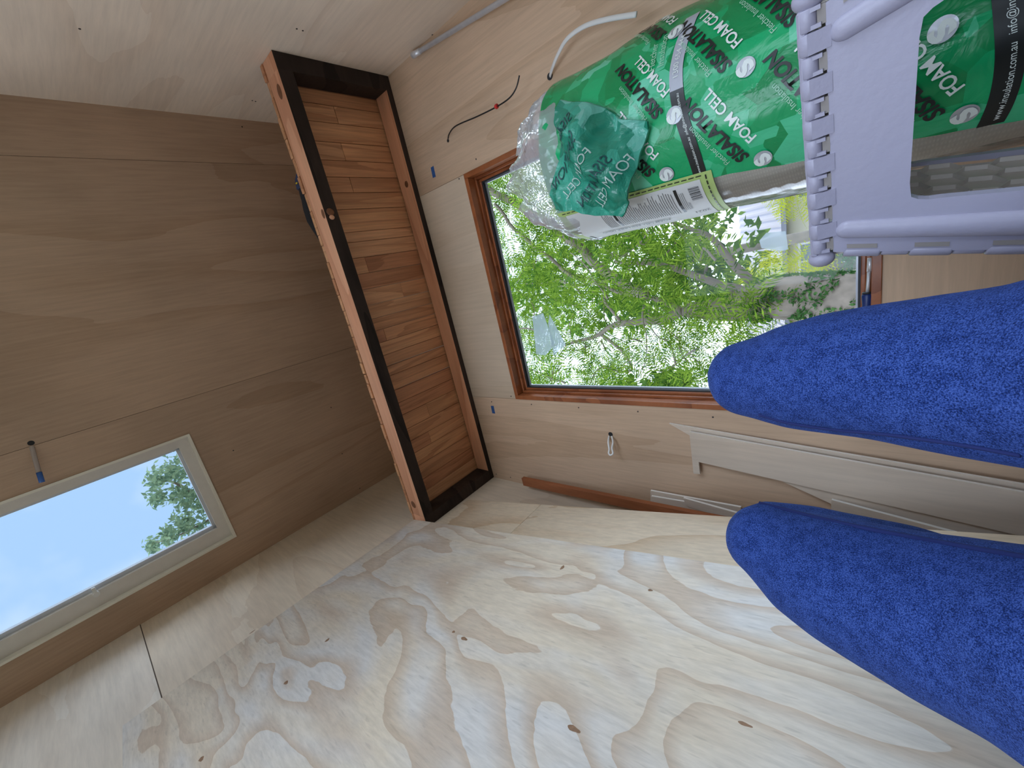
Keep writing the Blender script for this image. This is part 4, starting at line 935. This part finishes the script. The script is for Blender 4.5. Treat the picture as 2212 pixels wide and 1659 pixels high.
shrub(-1.2, 8.35, .95, 1.15, .35, LEAFY, 'golden yellow shrub right of the big trunk', 31, 330)
shrub(.35, 8.15, .65, 1.05, .42, LEAFY, 'golden yellow shrub close beside the step stool corner', 32, 300)
shrub(-2.25, 8.1, .3, .95, .42, LEAFY, 'yellow-green shrub left of the big trunk', 35, 240)
shrub(-.62, 7.0, -.2, 1.0, .4, LEAFB, 'blue-green shrub in front of the fence', 33, 320, .22)
shrub(-.45, 5.2, -.5, .95, .22, LEAFB, 'leafy lavender plant close outside the window', 34, 90, .2)
# paling fence
fe = empty('fence', (0, 8.9, -.6), label='weathered grey paling fence outside below the trees', cat='fence')
M['paling'] = wood('weathered_paling', (.22, .21, .20), (.15, .14, .135), sc=(4, 4, .6), rings=5, fine=(60, 60, 5), fstr=.3, rough=.9)
for i in range(46):
    x = -5.2 + i * .165; h = 1.02 + .03 * math.sin(i * 2.1)
    box('paling', (x, 8.9, -.6), (x + .15, 8.925, h), M['paling'], fe)
box('rail', (-5.2, 8.93, -.1), (2.4, 8.99, .0), M['paling'], fe); box('rail', (-5.2, 8.93, .6), (2.4, 8.99, .7), M['paling'], fe)
# house behind
ho = empty('house', (-.6, 15, -.6), label='cream house with a grey ribbed roof behind the trees', cat='house')
M['render'] = plain('cream_wall', (.46, .43, .32), .8); M['roofm'] = plain('grey_roof', (.22, .22, .27), .6); M['hglass'] = plain('house_glass', (.16, .19, .22), .1); M['trimw'] = plain('white_trim', (.55, .55, .55), .5)
box('wall', (-4.6, 15, -.6), (3.0, 21, 2.35), M['render'], ho)
v, f = [], []; NX = 150
for i in range(NX + 1):
    x = -5.0 + 8.4 * i / NX; dz = .035 * (1 if (i // 2) % 2 else 0); v += [(x, 14.5, 2.30 + dz), (x, 18, 4.1 + dz)]
for i in range(NX): f.append((2 * i, 2 * i + 2, 2 * i + 3, 2 * i + 1))
mesh('roof', v, f, M['roofm'], ho); box('gutter', (-5.0, 14.4, 2.2), (3.4, 14.52, 2.32), M['roofm'], ho)
prism('gable_end', [(-4.8, 14.6, 2.3), (-4.8, 18, 4.05), (-4.8, 21.4, 2.3)], (8.0, 0, 0), M['render'], ho)
for x in (-4.3, -2.2, .1, 1.7):
    wd_ = box('window', (x, 14.96, .9), (x + 1.1, 15.0, 2.0), M['trimw'], ho)
    for a, b in ((.06, .53), (.57, 1.04)): box('pane', (x + a, 14.95, .96), (x + b, 14.962, 1.94), M['hglass'], wd_)
# tree whose leaves hang over the roof light
t2 = empty('tree', (-2.9, 1.2, -.6), label='broad-leaved tree overhanging the roof light', cat='tree')
branch(t2, [Vector((-2.9, 1.4, -.6)), Vector((-2.8, 1.4, 2)), Vector((-2.7, 1.5, 4)), Vector((-2.5, 1.4, 5.2))], .14, .07, 'bark2', .06, name='trunk')
Az = lambda x, y, z=5.6: at(x, y, 2, z)
branch(t2, [Vector((-2.6, 1.45, 4.6)), Az(520, 1150), Az(470, 1110), Az(400, 1060), Az(350, 1040)], .04, .008, 'bark2', .04)
branch(t2, [Az(480, 1110), Az(440, 1130), Az(380, 1160), Az(325, 1175)], .016, .006, 'bark2', .04)
branch(t2, [Az(470, 1080), Az(440, 1030), Az(410, 1000)], .016, .006, 'bark2', .04)
cl = [(330, 1180, 18), (365, 1160, 26), (400, 1130, 34), (440, 1150, 30), (390, 1070, 34), (340, 1075, 22), (430, 1080, 40), (335, 1035, 24), (370, 1020, 30), (410, 1010, 26), (450, 1040, 34), (480, 1100, 40), (400, 985, 20), (500, 1140, 40), (520, 1060, 50), (560, 1120, 60)]
pts = []
for x, y, r in cl:
    for i in range(int(r * 7.5)):
        p = Az(x + rt.gauss(0, r * .42), y + rt.gauss(0, r * .42), 5.6 + rt.uniform(-.4, .4)); pts.append(p)
LEAF_HAZED = leafmat('hazed_leaf', (.09, .15, .10), (.19, .26, .15), .55)  # paleness from haze and glass is put into these leaf colours
V, F = leaves(np.array(pts), .030); npmesh('foliage', V, F, LEAF_HAZED, t2, kind='stuff')
